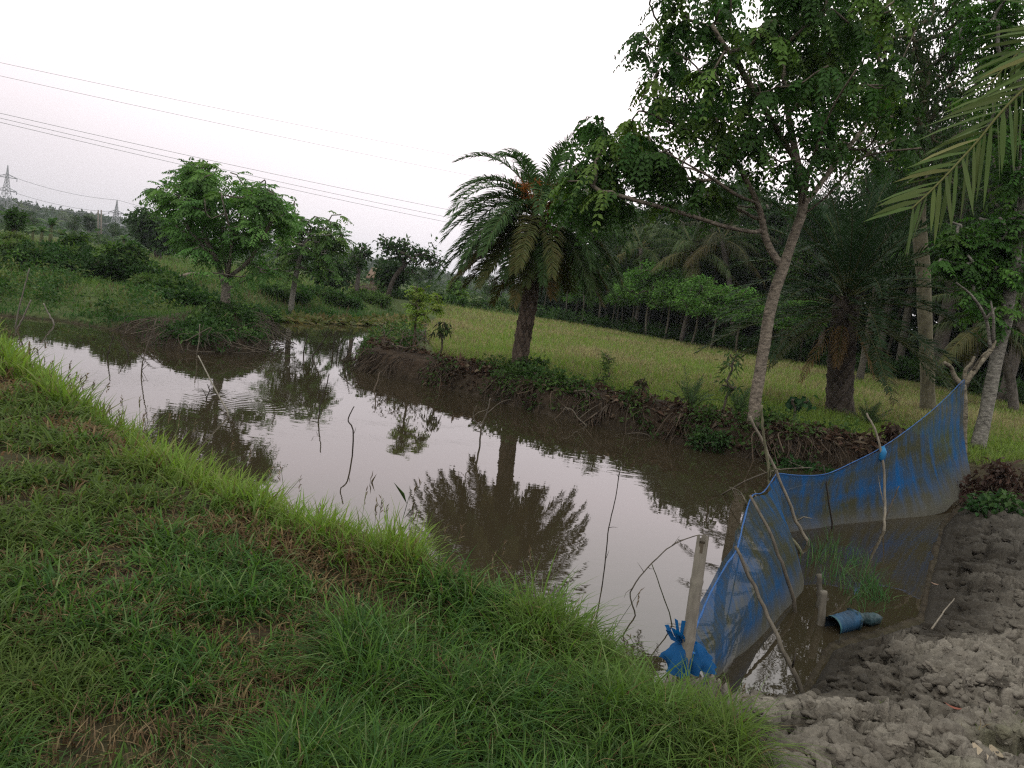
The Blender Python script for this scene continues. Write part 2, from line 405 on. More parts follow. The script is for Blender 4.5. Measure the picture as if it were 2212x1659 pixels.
# water
def water_mat():
    mt, n, l, out = new_mat("pond_water")
    p = n.new("ShaderNodeBsdfPrincipled"); p.inputs["Base Color"].default_value = (.034, .027, .016, 1)
    p.inputs["Roughness"].default_value = .02; p.inputs["IOR"].default_value = 1.47
    g = n.new("ShaderNodeNewGeometry")
    mp = n.new("ShaderNodeMapping"); mp.inputs["Scale"].default_value = (1.0, 1.9, 1); mp.inputs["Rotation"].default_value = (0, 0, .25)
    l.new(g.outputs["Position"], mp.inputs[0])
    nz = n.new("ShaderNodeTexNoise"); nz.inputs["Scale"].default_value = 3.2; nz.inputs["Detail"].default_value = 2.5; nz.inputs["Roughness"].default_value = .45
    l.new(mp.outputs[0], nz.inputs[0])
    patch = n.new("ShaderNodeTexNoise"); patch.inputs["Scale"].default_value = .28; patch.inputs["Detail"].default_value = 1
    l.new(g.outputs["Position"], patch.inputs[0])
    mr_ = n.new("ShaderNodeMapRange"); l.new(patch.outputs[0], mr_.inputs[0])
    mr_.inputs[1].default_value = .40; mr_.inputs[2].default_value = .62; mr_.inputs[3].default_value = .22; mr_.inputs[4].default_value = .8
    mu = n.new("ShaderNodeMath"); mu.operation = 'MULTIPLY'; l.new(nz.outputs[0], mu.inputs[0]); l.new(mr_.outputs[0], mu.inputs[1])
    acc = mu
    for (cx, cy, rmax) in RINGS:           # rings spreading from a touch on the surface
        sb = n.new("ShaderNodeVectorMath"); sb.operation = 'DISTANCE'; l.new(g.outputs["Position"], sb.inputs[0]); sb.inputs[1].default_value = (cx, cy, 0)
        a = n.new("ShaderNodeMath"); a.operation = 'MULTIPLY'; l.new(sb.outputs["Value"], a.inputs[0]); a.inputs[1].default_value = 2 * math.pi / .14
        b = n.new("ShaderNodeMath"); b.operation = 'SINE'; l.new(a.outputs[0], b.inputs[0])
        f_ = n.new("ShaderNodeMapRange"); l.new(sb.outputs["Value"], f_.inputs[0])
        f_.inputs[1].default_value = 0; f_.inputs[2].default_value = rmax; f_.inputs[3].default_value = .42; f_.inputs[4].default_value = 0
        d = n.new("ShaderNodeMath"); d.operation = 'MULTIPLY'; l.new(b.outputs[0], d.inputs[0]); l.new(f_.outputs[0], d.inputs[1])
        s2 = n.new("ShaderNodeMath"); s2.operation = 'ADD'; l.new(acc.outputs[0], s2.inputs[0]); l.new(d.outputs[0], s2.inputs[1]); acc = s2
    bp = n.new("ShaderNodeBump"); bp.inputs["Strength"].default_value = 1.0; bp.inputs["Distance"].default_value = .0018
    l.new(acc.outputs[0], bp.inputs["Height"]); l.new(bp.outputs[0], p.inputs["Normal"])
    l.new(p.outputs[0], out.inputs[0]); return mt
rc = G(445, 850); RINGS = [(rc[0] + .6, rc[1] - .1, 1.1), (rc[0], rc[1], .8), (G(600, 790)[0], G(600, 790)[1], .8)]
M_WATER = water_mat()
wv = np.array([[-22, 1.5, 0], [12, 1.5, 0], [20, 60, 0], [-22, 60, 0]], float)
water = MB().add(wv, Q=[[0, 1, 2, 3]]).build("water", M_WATER); tag(water, kind="structure")

# mud bank: cracked, clodded dry clay dug out beside the water
ang = np.linspace(9, 60, 560) * math.pi / 180; rad = np.geomspace(1.5, 13.5, 680)
A_, R_ = np.meshgrid(ang, rad); X = R_ * np.sin(A_); Y = R_ * np.cos(A_)
msd = poly_sd(X, Y, MUD); s_, w_ = pond(X, Y); s_ = s_.reshape(X.shape)
wx = X + .16 * (fbm(X * 4, Y * 4, 51) - .5) + .05 * (fbm(X * 16, Y * 16, 53) - .5); wy = Y + .16 * (fbm(X * 4, Y * 4, 52) - .5) + .05 * (fbm(X * 16, Y * 16, 54) - .5)
f1, f2, cid, vx, vy = worley(wx * 2.1, wy * 2.1, 61, True); crack = sm((f2 - f1) / .11) * 1.0
open_ = sm((vnoise(X * 1.7, Y * 1.7, 62) - .30) / .3)                      # cracks gape in places and close in others
g1, g2, gid, gx, gy = worley(wx * 6.5 + 3, wy * 6.5, 71, True); crk2 = sm((g2 - g1) / .18); rough2 = sm((fbm(X * 1.6, Y * 1.6, 74) - .42) / .2)
h1, h2, hid, hx, hy = worley(wx * 17 + 3, wy * 17, 75, True); crk3 = sm((h2 - h1) / .2)
big = fbm(X * .8, Y * .8, 81); med = fbm(X * 2.6, Y * 2.6, 82); fine = fbm(X * 22, Y * 22, 83, 4, .6); ridge = 1 - np.abs(2 * fbm(X * 6, Y * 6, 85, 4, .55) - 1)
CREST = np.array(_g([(1478, 1462), (1540, 1488), (1620, 1522), (1690, 1562), (1738, 1580)], .2))
dcr = np.full(X.shape, 9.)
for k_ in range(len(CREST) - 1):
    e_ = CREST[k_ + 1] - CREST[k_]; t_ = np.clip(((X - CREST[k_][0]) * e_[0] + (Y - CREST[k_][1]) * e_[1]) / (e_ @ e_), 0, 1)
    dcr = np.minimum(dcr, np.hypot(X - CREST[k_][0] - t_ * e_[0], Y - CREST[k_][1] - t_ * e_[1]))
dike = np.exp(-((dcr + .06 * (fbm(X * 7, Y * 7, 58) - .5)) / .14) ** 2)
hmap = .045 + .20 * (big - .4) + .15 * (med - .5) + .08 * (ridge - .6) + .05 * (cid - .5) * crack + .05 * crack * (vx * np.sin(cid * 30) + vy * np.cos(cid * 30)) + .11 * (crack - 1) * open_ \
    + rough2 * (.045 * (gid - .5) * crk2 + .05 * crk2 * (gx * (np.sin(gid * 40)) + gy * np.cos(gid * 40)) + .06 * (crk2 - 1)) \
    + .5 * (.4 + rough2) * crk3 * (.034 * (hid - .5) + .046 * (hx * np.sin(hid * 50) + hy * np.cos(hid * 50))) + .5 * (.4 + rough2) * .022 * (crk3 - 1) + .024 * (fine - .5)
wet = np.clip(1 - sm((s_ - .08 + .6 * (med - .5)) / .75) - 1.0 * dike * (Y < 4.9), 0, 1)
base = height(X, Y, False)
low = sm(s_ / .5)
Z = base + hmap * (.25 + .75 * low) * sm((msd + .05) / .25) + .01 - .22 * (1 - sm((msd + .12) / .2))
Z = np.where(s_ < -.05, np.minimum(Z, -.03), Z)
Z = np.maximum(Z, (.30 * dike - .05) * (1 + .5 * (med - .5)) + .6 * hmap * dike * (dcr < .3) - 1.0 * (dcr > .3))
dry = np.array([.200, .180, .150]); drk = np.array([.070, .060, .048]); wetc = np.array([.022, .018, .013])
k = np.clip(.55 * med + .30 * big + .6 * (fine - .5) + .30 * (crack * open_ + 1 - open_ - .3) + .35 * (gid - .5) * rough2 + .25 * (hid - .5) - .05, 0, 1)[..., None]
c = drk + (dry - drk) * k
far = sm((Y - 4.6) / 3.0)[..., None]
c = c * (1 - .55 * far)                       # shade under the trees, put into the colour of the further mud
c = c + (wetc - c) * (wet * .95)[..., None]
c = c + (dry * (.75 + .5 * fine[..., None]) - c) * (np.clip(dike * 1.3, 0, 1) * (Y < 4.9) * .8)[..., None]
grn = np.clip((fbm(X * 2.2, Y * 2.2, 87) - .56) * 7, 0, 1)[..., None] * sm((X - 1.7) / .4)[..., None] * sm((3.6 - Y) / .5)[..., None] * .45
c = c + (np.array([.10, .11, .045]) - c) * grn
na = len(ang); nr = len(rad)
i = (np.arange(nr - 1)[:, None] * na + np.arange(na - 1)[None, :])
Q = np.stack([i + na, i + na + 1, i + 1, i], -1).reshape(-1, 4)
keep = ((msd > -.45) | (dcr < .25)).ravel()
Q = Q[keep[Q].all(1)]
used = np.unique(Q); remap = np.full(na * nr, -1); remap[used] = np.arange(len(used))
MUDV = np.stack([X, Y, Z], -1)
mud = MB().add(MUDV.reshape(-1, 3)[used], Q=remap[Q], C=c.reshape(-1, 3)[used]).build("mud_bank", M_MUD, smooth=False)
tag(mud, kind="structure")
_MX = np.log(R_[:, 0]); _MA = ang; _MNR = len(_MX)
def mudz(x, y):
    a = math.atan2(x, y); r = math.hypot(x, y)
    ia = int(np.clip((a - _MA[0]) / (_MA[1] - _MA[0]), 0, len(_MA) - 1)); ir = int(np.clip((math.log(r) - _MX[0]) / (_MX[1] - _MX[0]), 0, _MNR - 1))
    return float(Z_MUD[ir, ia])
Z_MUD = Z; C_MUD = c
def mudcol(x, y):
    a = math.atan2(x, y); r = math.hypot(x, y)
    return C_MUD[int(np.clip((math.log(r) - _MX[0]) / (_MX[1] - _MX[0]), 0, _MNR - 1)), int(np.clip((a - _MA[0]) / (_MA[1] - _MA[0]), 0, len(_MA) - 1))]

# hills on the horizon, and the woods on them
def ridge_top(px):                                  # height of the tree line above the horizon, in picture units
    return np.interp(px, [-400, 0, 120, 200, 310, 420, 600, 800, 900, 1000, 1150, 1500, 2600], [54, 54, 52, 50, 46, 42, 40, 42, 36, 28, 20, 16, 14])
th = np.linspace(-48, 50, 260) * math.pi / 180
rings = [(300, 0.0), (380, .45), (450, .75), (520, .95), (600, 1.0), (760, .9), (1100, .0)]
pxs = CX + F_PX * np.tan(th)
HV = []
for (r, fz) in rings:
    hz = 2.1 + ridge_top(pxs) / F_PX * 560 - 7.0
    hz = hz * (.85 + .3 * fbm(th * 9, th * 0 + r * .01, 91))
    HV.append(np.stack([r * np.sin(th), r * np.cos(th), np.maximum(.2, hz) * fz + .1 - (3.0 if fz == 0 else 0)], -1))
HV = np.array(HV); na2 = len(th)
i = np.arange(len(rings) - 1)[:, None] * na2 + np.arange(na2 - 1)[None, :]
hills = MB().add(HV, Q=np.stack([i, i + 1, i + na2 + 1, i + na2], -1).reshape(-1, 4), C=np.array([.035, .055, .022])).build("hills", M_GROUND, smooth=True)
tag(hills, kind="structure")
mb = MB()
nT = 1500
ta = (rng.random(nT) * 90 - 46) * math.pi / 180; tr_ = 300 + 300 * rng.random(nT) ** .7
fzs = np.interp(tr_, [r for r, _ in rings], [f for _, f in rings])
tz = np.maximum(.2, 2.1 + ridge_top(CX + F_PX * np.tan(ta)) / F_PX * 560 - 7.0) * fzs
cl = 46
hh = 4.5 + 5.0 * rng.random(nT) ** 1.6; ww = 3.0 + 3.2 * rng.random(nT)
dd = rand_dirs(nT * cl).reshape(nT, cl, 3) * (rng.random((nT, cl, 1)) ** .4)
dd[..., 2] = np.abs(dd[..., 2]) * .6 + .1
pp = np.stack([tr_ * np.sin(ta), tr_ * np.cos(ta), tz], -1)[:, None] + dd * np.stack([ww, ww, hh], -1)[:, None]
V, T = leaflets(pp.reshape(-1, 3), rand_dirs(nT * cl), rand_dirs(nT * cl), 1.4 + 1.4 * rng.random(nT * cl), 1.0 + .9 * rng.random(nT * cl))
tc_ = vary(nT, (.030, .052, .020), .35, (.05, .075, .025), .25)
mb.add(V, T, C=np.repeat(tc_, cl * 4, 0))
woods = mb.build("distant_woods", M_LEAF); tag(woods, kind="stuff")
# ------------------------------------------------------------------ trees
class Skel:
    def __init__(s, step=.18): s.p = []; s.par = []; s.step = step; s.fix = {}
    def limb(s, pts, attach=None):
        pts = smooth_line(pts, 8)
        d = np.concatenate([[0], np.cumsum(np.linalg.norm(np.diff(pts, axis=0), axis=1))])
        n = max(2, int(d[-1] / s.step)); q = np.stack([np.interp(np.linspace(0, d[-1], n), d, pts[:, k]) for k in range(3)], -1)
        if attach is None and not s.p: par = -1; start = 0
        else:
            A = np.array(s.p); par = int(np.argmin(np.linalg.norm(A - q[0], axis=1))); start = 1
        for k in range(start, n): s.p.append(q[k]); s.par.append(par); par = len(s.p) - 1
    def grow(s, attr, r, minz=-9, up=.15, wob=.12, maxlen=9.):
        A = list(s.p); P_ = np.array(A); tips = []
        order = np.argsort(np.min(np.linalg.norm(attr[:, None] - P_[None, ::3], axis=2), axis=1))
        for ai in order:
            a = attr[ai]; Pn = np.array(s.p); v = a - Pn; d = np.linalg.norm(v, axis=1)
            cost = d + .7 * np.maximum(0, Pn[:, 2] - a[2]) + 99 * (Pn[:, 2] < minz)
            j = int(np.argmin(cost)); dist = d[j]
            if dist > maxlen: continue
            pj = s.par[j]; pd = unit(Pn[j] - Pn[pj]) if pj >= 0 else np.array([0, 0, 1.])
            c = Pn[j] + pd * dist * .35 + np.array([0, 0, up * dist])
            n = max(2, int(dist / s.step)); t = np.linspace(0, 1, n + 1)[1:, None]
            q = (1 - t) ** 2 * Pn[j] + 2 * t * (1 - t) * c + t * t * a
            q[:-1] += r.normal(size=(n - 1, 3)) * wob * s.step
            par = j
            for k in range(n): s.p.append(q[k]); s.par.append(par); par = len(s.p) - 1
            tips.append(par)
        return tips
    def radii(s, r_base, r_tip, pw=.5):
        n = len(s.p); cnt = np.zeros(n); kids = np.zeros(n, int)
        for i in range(n):
            if s.par[i] >= 0: kids[s.par[i]] += 1
        cnt[kids == 0] = 1
        for i in range(n - 1, -1, -1):
            if s.par[i] >= 0: cnt[s.par[i]] += cnt[i]
        z = cnt / cnt.max()
        return r_tip + (r_base - r_tip) * z ** pw, cnt
    def mesh(s, mb, r_base, r_tip, col, pw=.5, ksides=8, flare=.25, r_=None, tipcol=None):
        R, cnt = s.radii(r_base, r_tip, pw); n = len(s.p); Pn = np.array(s.p)
        ch = [[] for _ in range(n)]
        for i in range(n):
            if s.par[i] >= 0: ch[s.par[i]].append(i)
        stack = [(0, -1)]
        while stack:
            st, pa = stack.pop(); chain = ([pa] if pa >= 0 else []) + [st]; cur = st
            while ch[cur]:
                kids = sorted(ch[cur], key=lambda q: -cnt[q])
                for k in kids[1:]: stack.append((k, cur))
                cur = kids[0]; chain.append(cur)
            pts = Pn[chain]; rr = R[chain].copy()
            if pa >= 0: rr[0] = min(rr[0], rr[1] * 1.25)
            else:
                h = np.linalg.norm(pts - pts[0], axis=1); rr = rr * (1 + flare * np.exp(-h / .35))
            if len(pts) < 2: continue
            k = ksides if rr[0] > .05 else (5 if rr[0] > .02 else 4)
            V, T, Q = tube(pts, rr, k, .07 if k == ksides else 0)
            cc = np.asarray(col, float)
            if tipcol is not None:
                cc = cc + (np.asarray(tipcol) - cc) * (1 - min(1, rr[0] / (.5 * r_base)))
            mb.add(V, T, Q, cc)
        return R

def clusters(mb, tips, dirs, r, per=6, L=.26, k=6, l0=.085, w0=.036, droop=.7, base=(.03, .06, .015), alt=(.05, .085, .02), spread=.8, dv=.3, pa=.25, jit=.18):
    tips = np.asarray(tips); n = len(tips)
    d = np.repeat(dirs, per, 0) * .6 + r.normal(size=(n * per, 3)) * spread; d[:, 2] = d[:, 2] * .45 - .05
    st = np.repeat(tips, per, 0) - jit * unit(np.repeat(dirs, per, 0)) * r.random((n * per, 1))
    V, T = compound(st, d, L * (.7 + .6 * r.random(n * per)), k, l0, w0, droop, r)
    # clump tint first (young or old growth), then leaf to leaf
    tint = np.repeat(vary(n, base, dv, alt, pa, r), per, 0)                      # per compound leaf
    c = np.repeat(tint[:, None, :], k, 1).reshape(-1, 3); c = np.concatenate([c, c])
    c = c * (.85 + .3 * r.random((len(c), 1)))
    mb.add(V, T, C=np.repeat(c, 4, 0))
def simple_leaves(mb, tips, r, per=30, rad=.35, L=.1, W=.05, base=(.03, .06, .015), alt=(.05, .085, .02), hang=.3, flat=.7, dv=.3, pa=.25):
    tips = np.asarray(tips); n = len(tips)
    off = rand_dirs(n * per, r) * (r.random((n * per, 1)) ** .5) * rad; off[:, 2] *= flat
    p = np.repeat(tips, per, 0) + off
    d = off / rad + r.normal(size=off.shape) * .6; d[:, 2] -= hang
    nm = r.normal(size=off.shape) * .5 + np.array([0, 0, 1.])
    V, T = leaflets(p, d, nm, L * (.6 + .8 * r.random(n * per)), W * (.7 + .6 * r.random(n * per)))
    tint = np.repeat(vary(n, base, dv, alt, pa, r), per, 0) * (.8 + .4 * r.random((n * per, 1)))
    mb.add(V, T, C=np.repeat(tint, 4, 0))
def tip_dirs(sk, tips):
    Pn = np.array(sk.p); return unit(np.array([Pn[t] - Pn[sk.par[sk.par[t]] if sk.par[t] >= 0 and sk.par[sk.par[t]] >= 0 else sk.par[t]] for t in tips]))
def in_ellipsoids(n, els, r, shell=.5):
    """points inside a set of ellipsoids (centre, radii), more of them towards the outside"""
    out = []; w = np.array([np.prod(e_[1]) ** .7 for e_ in els]); w = w / w.sum()
    for k in r.choice(len(els), n, p=w):
        c, ra = els[k]; d = rand_dirs(1, r)[0] * (r.random() ** (1 / 3.) * (1 - shell) + shell * (.8 + .2 * r.random())) if r.random() < .8 else rand_dirs(1, r)[0] * r.random() ** .4
        out.append(np.asarray(c) + d * np.asarray(ra))
    return np.array(out)

def finish_tree(t, base, sk, crown, rb, rt, bark, mat, ks=8, pw=.5, leafm=None, flare=.25, tipcol=None):
    tb = MB(); sk.mesh(tb, rb, rt, bark, pw, ks, flare, tipcol=tipcol)
    tb.build("trunk", mat, t, smooth=True, origin=base)
    crown.build("crown", leafm or M_LEAF, t, origin=base)

# --- the big tree on the palm bank: forked trunk, wide ascending limbs, drooping dark leaves
r = np.random.default_rng(11)
YB = 12.5
base = P(1622, 958, YB); base[2] = Hs(base[0], base[1]) - .08
big = thing("shade_tree", "tall forked tree with rough grey trunk and drooping dark leaves on the bank", "tree", base)
sk = Skel(.16)
sk.limb([base, P(1634, 850, YB), P(1652, 740, YB), P(1668, 650, YB), P(1692, 578, YB)])
def B(l): return [P(a, b, YB + d) for a, b, d in l]
for l in ([(1690, 580, 0), (1655, 520, .05), (1640, 450, .1), (1600, 370, 0), (1545, 320, -.2), (1480, 280, -.5), (1390, 240, -.9)],
          [(1692, 578, 0), (1718, 500, 0), (1735, 440, 0), (1720, 340, .1), (1700, 230, .2), (1690, 120, .3), (1680, 20, .4)],
          [(1735, 445, 0), (1770, 400, .3), (1815, 340, .5), (1870, 270, .8), (1920, 190, 1.1), (1980, 60, 1.6)],
          [(1728, 470, 0), (1790, 420, -.3), (1850, 350, -.6), (1900, 330, -1.0), (1990, 320, -1.5)],
          [(1648, 505, .05), (1570, 490, -.2), (1490, 465, -.5), (1400, 440, -.8), (1330, 420, -1.0)],
          [(1644, 480, .1), (1590, 450, .4), (1500, 420, .8), (1420, 390, 1.2), (1290, 300, 1.5)],
          [(1640, 440, .1), (1590, 420, -.6), (1530, 380, -1.3), (1440, 330, -2.0)],
          [(1720, 350, .1), (1660, 250, -.5), (1600, 150, -1.0), (1540, 60, -1.4)],
          [(1705, 250, .2), (1780, 150, -.4), (1820, 50, -.9)],
          [(1610, 380, 0), (1530, 270, .6), (1460, 160, 1.0), (1420, 40, 1.3)],
          [(1640, 450, .1), (1580, 440, .8), (1500, 400, 1.6), (1450, 300, 2.3)],
          [(1735, 440, 0), (1760, 330, -1.0), (1800, 230, -1.9), (1850, 150, -2.5)]):
    sk.limb(B(l), True)
# where the foliage stands in the crown: (picture point, depth range, picture radius)
spots = []
for (a, b, ra, n, d) in [(1440, 60, 60, 16, 1.2), (1520, 30, 70, 18, 1.5), (1640, 50, 90, 30, 1.6), (1760, 60, 90, 34, 1.6), (1870, 60, 90, 30, 1.8),
                      (1440, 150, 50, 10, 1.2), (1560, 140, 80, 22, 1.5), (1680, 160, 90, 28, 1.6), (1800, 160, 90, 30, 1.6), (1900, 170, 70, 22, 1.6),
                      (1430, 225, 45, 10, 1), (1530, 240, 70, 20, 1.4), (1640, 250, 80, 20, 1.4), (1760, 250, 80, 22, 1.5), (1870, 270, 70, 16, 1.5), (1940, 300, 60, 12, 1.4),
                      (1310, 285, 45, 16, .9), (1390, 290, 45, 18, 1), (1480, 310, 55, 14, 1.2), (1560, 340, 60, 12, 1.3), (1680, 340, 60, 7, 1.2), (1780, 330, 50, 6, 1.2),
                      (1290, 370, 60, 24, 1), (1370, 370, 60, 22, 1.1), (1450, 390, 60, 16, 1.2), (1240, 400, 45, 10, .8), (1330, 430, 60, 12, 1), (1530, 420, 50, 6, 1),
                      (1480, -60, 90, 14, 1.5), (1640, -80, 110, 26, 1.8), (1800, -80, 110, 28, 1.8), (1920, -60, 90, 18, 1.8)]:
    for _ in range(max(3, int(n * .54))):
        q = r.normal(size=2) * .55; spots.append(P(a + q[0] * ra, b + q[1] * ra, YB + (r.random() - .5) * 2 * d))
spots = np.array(spots)
tips = sk.grow(spots, r, minz=base[2] + 2.4, up=.10, wob=.16)
cr = MB(); tp = np.array(sk.p)[tips]
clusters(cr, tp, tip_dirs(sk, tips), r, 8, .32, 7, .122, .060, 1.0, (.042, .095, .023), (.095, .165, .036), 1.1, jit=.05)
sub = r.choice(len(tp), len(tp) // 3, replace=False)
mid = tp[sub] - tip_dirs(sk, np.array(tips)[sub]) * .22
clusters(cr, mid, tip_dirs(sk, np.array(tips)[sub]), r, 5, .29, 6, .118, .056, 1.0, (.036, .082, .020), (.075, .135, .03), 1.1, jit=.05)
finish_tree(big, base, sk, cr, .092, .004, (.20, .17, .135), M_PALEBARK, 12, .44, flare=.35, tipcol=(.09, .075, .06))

# --- left tree on the overgrown mound
r = np.random.default_rng(21); YB = 19.0
base = P(486, 664, YB); base[2] = Hs(base[0], base[1]) - .05
t = thing("feathery_tree", "bushy round-crowned green tree with a grey trunk on the mound left of the date palm", "tree", base)
sk = Skel(.22)
sk.limb([base, P(489, 620, YB), P(496, 560, YB), P(520, 470, YB + .3), P(530, 400, YB + .5)])
for l in ([(489, 622, 0), (470, 570, 0), (440, 500, -.2), (430, 420, -.3), (435, 370, -.3)], [(470, 570, 0), (420, 510, .3), (370, 440, .6)],
          [(492, 600, 0), (540, 560, -.4), (590, 470, -.8)], [(490, 630, 0), (540, 600, .6), (600, 580, 1.2)], [(492, 610, 0), (480, 500, .8), (500, 420, 1.4)], [(492, 610, 0), (500, 520, -.9), (480, 430, -1.5)]):
    sk.limb(B(l), True)
spots = []
for (a, b, ra, n, d) in [(432, 390, 42, 30, .8), (440, 365, 22, 10, .4), (385, 440, 45, 18, .9), (350, 415, 25, 7, .5), (450, 450, 55, 30, 1.4), (520, 430, 55, 30, 1.4), (580, 430, 45, 24, 1.1), (615, 470, 35, 14, .8),
                      (400, 510, 45, 20, 1.2), (470, 520, 55, 22, 1.5), (550, 500, 55, 20, 1.4), (560, 575, 45, 7, 1.1), (400, 380, 25, 6, .4)]:
    for _ in range(n):
        q = r.normal(size=2) * .42; spots.append(P(a + q[0] * ra, b + q[1] * ra, YB + (r.random() - .5) * 2 * d))
tips = sk.grow(np.array(spots), r, minz=base[2] + .5, up=.12)
cr = MB(); tp = np.array(sk.p)[tips]
clusters(cr, tp, tip_dirs(sk, tips), r, 6, .44, 8, .14, .05, .40, (.080, .170, .044), (.120, .225, .058), .8)
finish_tree(t, base, sk, cr, .105, .006, (.20, .18, .15), M_PALEBARK, 8, .5, tipcol=(.06, .05, .04))

# --- generic: tree at a picture point with a crown given in picture ellipses (a, b, radius, count)
def pic_tree(name, label, cat, px, py, YB, crown, rb, seed, leaf, bark=(.10, .085, .07), trunk=None, depth=1.0, group=None, step=.3, mat=None, kind="simple", gz=None, up=.12, rt=.012, minh=.35):
    r = np.random.default_rng(seed)
    base = P(px, py, YB); base[2] = Hs(base[0], base[1]) - .05
    t = thing(name, label, cat, base, group); sk = Skel(step)
    tr = trunk or [(px, py), (crown[0][0] * .5 + px * .5, (py + crown[0][1]) / 2), (crown[0][0], crown[0][1])]
    pts = [base] + [P(a, b, YB) for a, b in tr[1:]]
    sk.limb(pts)
    spots = []
    for (a, b, ra, n) in crown:
        for _ in range(n):
            q = r.normal(size=2) * .55; spots.append(P(a + q[0] * ra, b + q[1] * ra, YB + (r.random() - .5) * 2 * depth * ra / F_PX * YB))
    tips = sk.grow(np.array(spots), r, minz=base[2] + minh, up=up, maxlen=14)
    cr = MB(); tp = np.array(sk.p)[tips]
    if kind == "simple": simple_leaves(cr, tp, r, **leaf)
    else: clusters(cr, tp, tip_dirs(sk, tips), r, **leaf)
    finish_tree(t, base, sk, cr, rb, rt, bark, mat or M_BARK, 7, .5)
    return t
LG = dict(per=5, L=.55, k=7, l0=.2, w0=.08, droop=.4, base=(.08, .16, .04), alt=(.12, .20, .055), spread=.8)
pic_tree("feathery_tree", "paler light-crowned tree with two trunks standing just right of the bushy mound tree", "tree", 632, 626, 31, [(650, 500, 45, 22), (700, 505, 40, 22), (735, 520, 22, 10), (650, 550, 45, 16), (690, 555, 40, 12), (625, 480, 30, 10), (610, 560, 35, 8)], .11, 31, LG, (.19, .18, .155),
         [(632, 626), (640, 590), (655, 540), (670, 500)], kind="c", mat=M_PALEBARK)
LD = dict(per=34, rad=.75, L=.32, W=.2, base=(.030, .062, .02), alt=(.045, .085, .025))
pic_tree("spreading_tree", "wind-bent dark tree with a leaning trunk and branches spreading right against the sky", "tree", 836, 634, 45, [(845, 535, 24, 26), (872, 545, 26, 26), (905, 555, 24, 24), (935, 562, 16, 14), (955, 570, 10, 4), (880, 528, 14, 6), (825, 530, 12, 5), (888, 590, 12, 3)], .14, 32, dict(LD, rad=.42, per=9, L=.24, W=.15), (.06, .05, .042),
         [(836, 634), (850, 605), (868, 580), (885, 565)])
pic_tree("small_tree", "small upright dark tree left of the wind-bent spreading tree", "tree", 772, 622, 42, [(778, 548, 18, 14), (790, 545, 14, 8), (765, 560, 14, 8), (778, 570, 14, 6)], .12, 33, dict(LD, rad=.4, per=10, L=.24, W=.15), (.08, .07, .06))
pic_tree("round_tree", "small dense round dark green tree under the wind-bent spreading tree", "tree", 842, 628, 47, [(842, 592, 22, 26), (855, 600, 18, 10)], .12, 34, dict(LD, rad=.7))
pic_tree("shrubby_tree", "dark green bushy tree between the pale tree and the small upright tree", "tree", 720, 622, 43, [(715, 580, 24, 12), (735, 592, 22, 9), (700, 597, 20, 7)], .12, 35, LD)
pic_tree("dense_tree", "dark dense low tree half hidden behind the left edge of the mound tree", "tree", 345, 545, 62, [(320, 482, 24, 24), (345, 500, 28, 24), (370, 515, 26, 18), (330, 510, 20, 8)], .25, 36, dict(LD, rad=1.1, L=.45, W=.28, base=(.035, .07, .022)))
pic_tree("lollipop_tree", "single stem tree with a tuft of leaves rising from the bushes at the left", "tree", 25, 520, 33, [(32, 468, 9, 16), (34, 482, 8, 8)], .10, 37, dict(LD, rad=.26, L=.20, W=.12, base=(.045, .09, .025)), trunk=[(25, 525), (30, 500), (34, 470)])
pic_tree("small_tree", "small yellow-green tree at the far edge of the meadow left of the palm", "tree", 985, 658, 56, [(983, 628, 14, 14), (990, 640, 12, 8)], .10, 38, dict(LD, rad=.5, base=(.08, .15, .035), alt=(.11, .18, .04)))
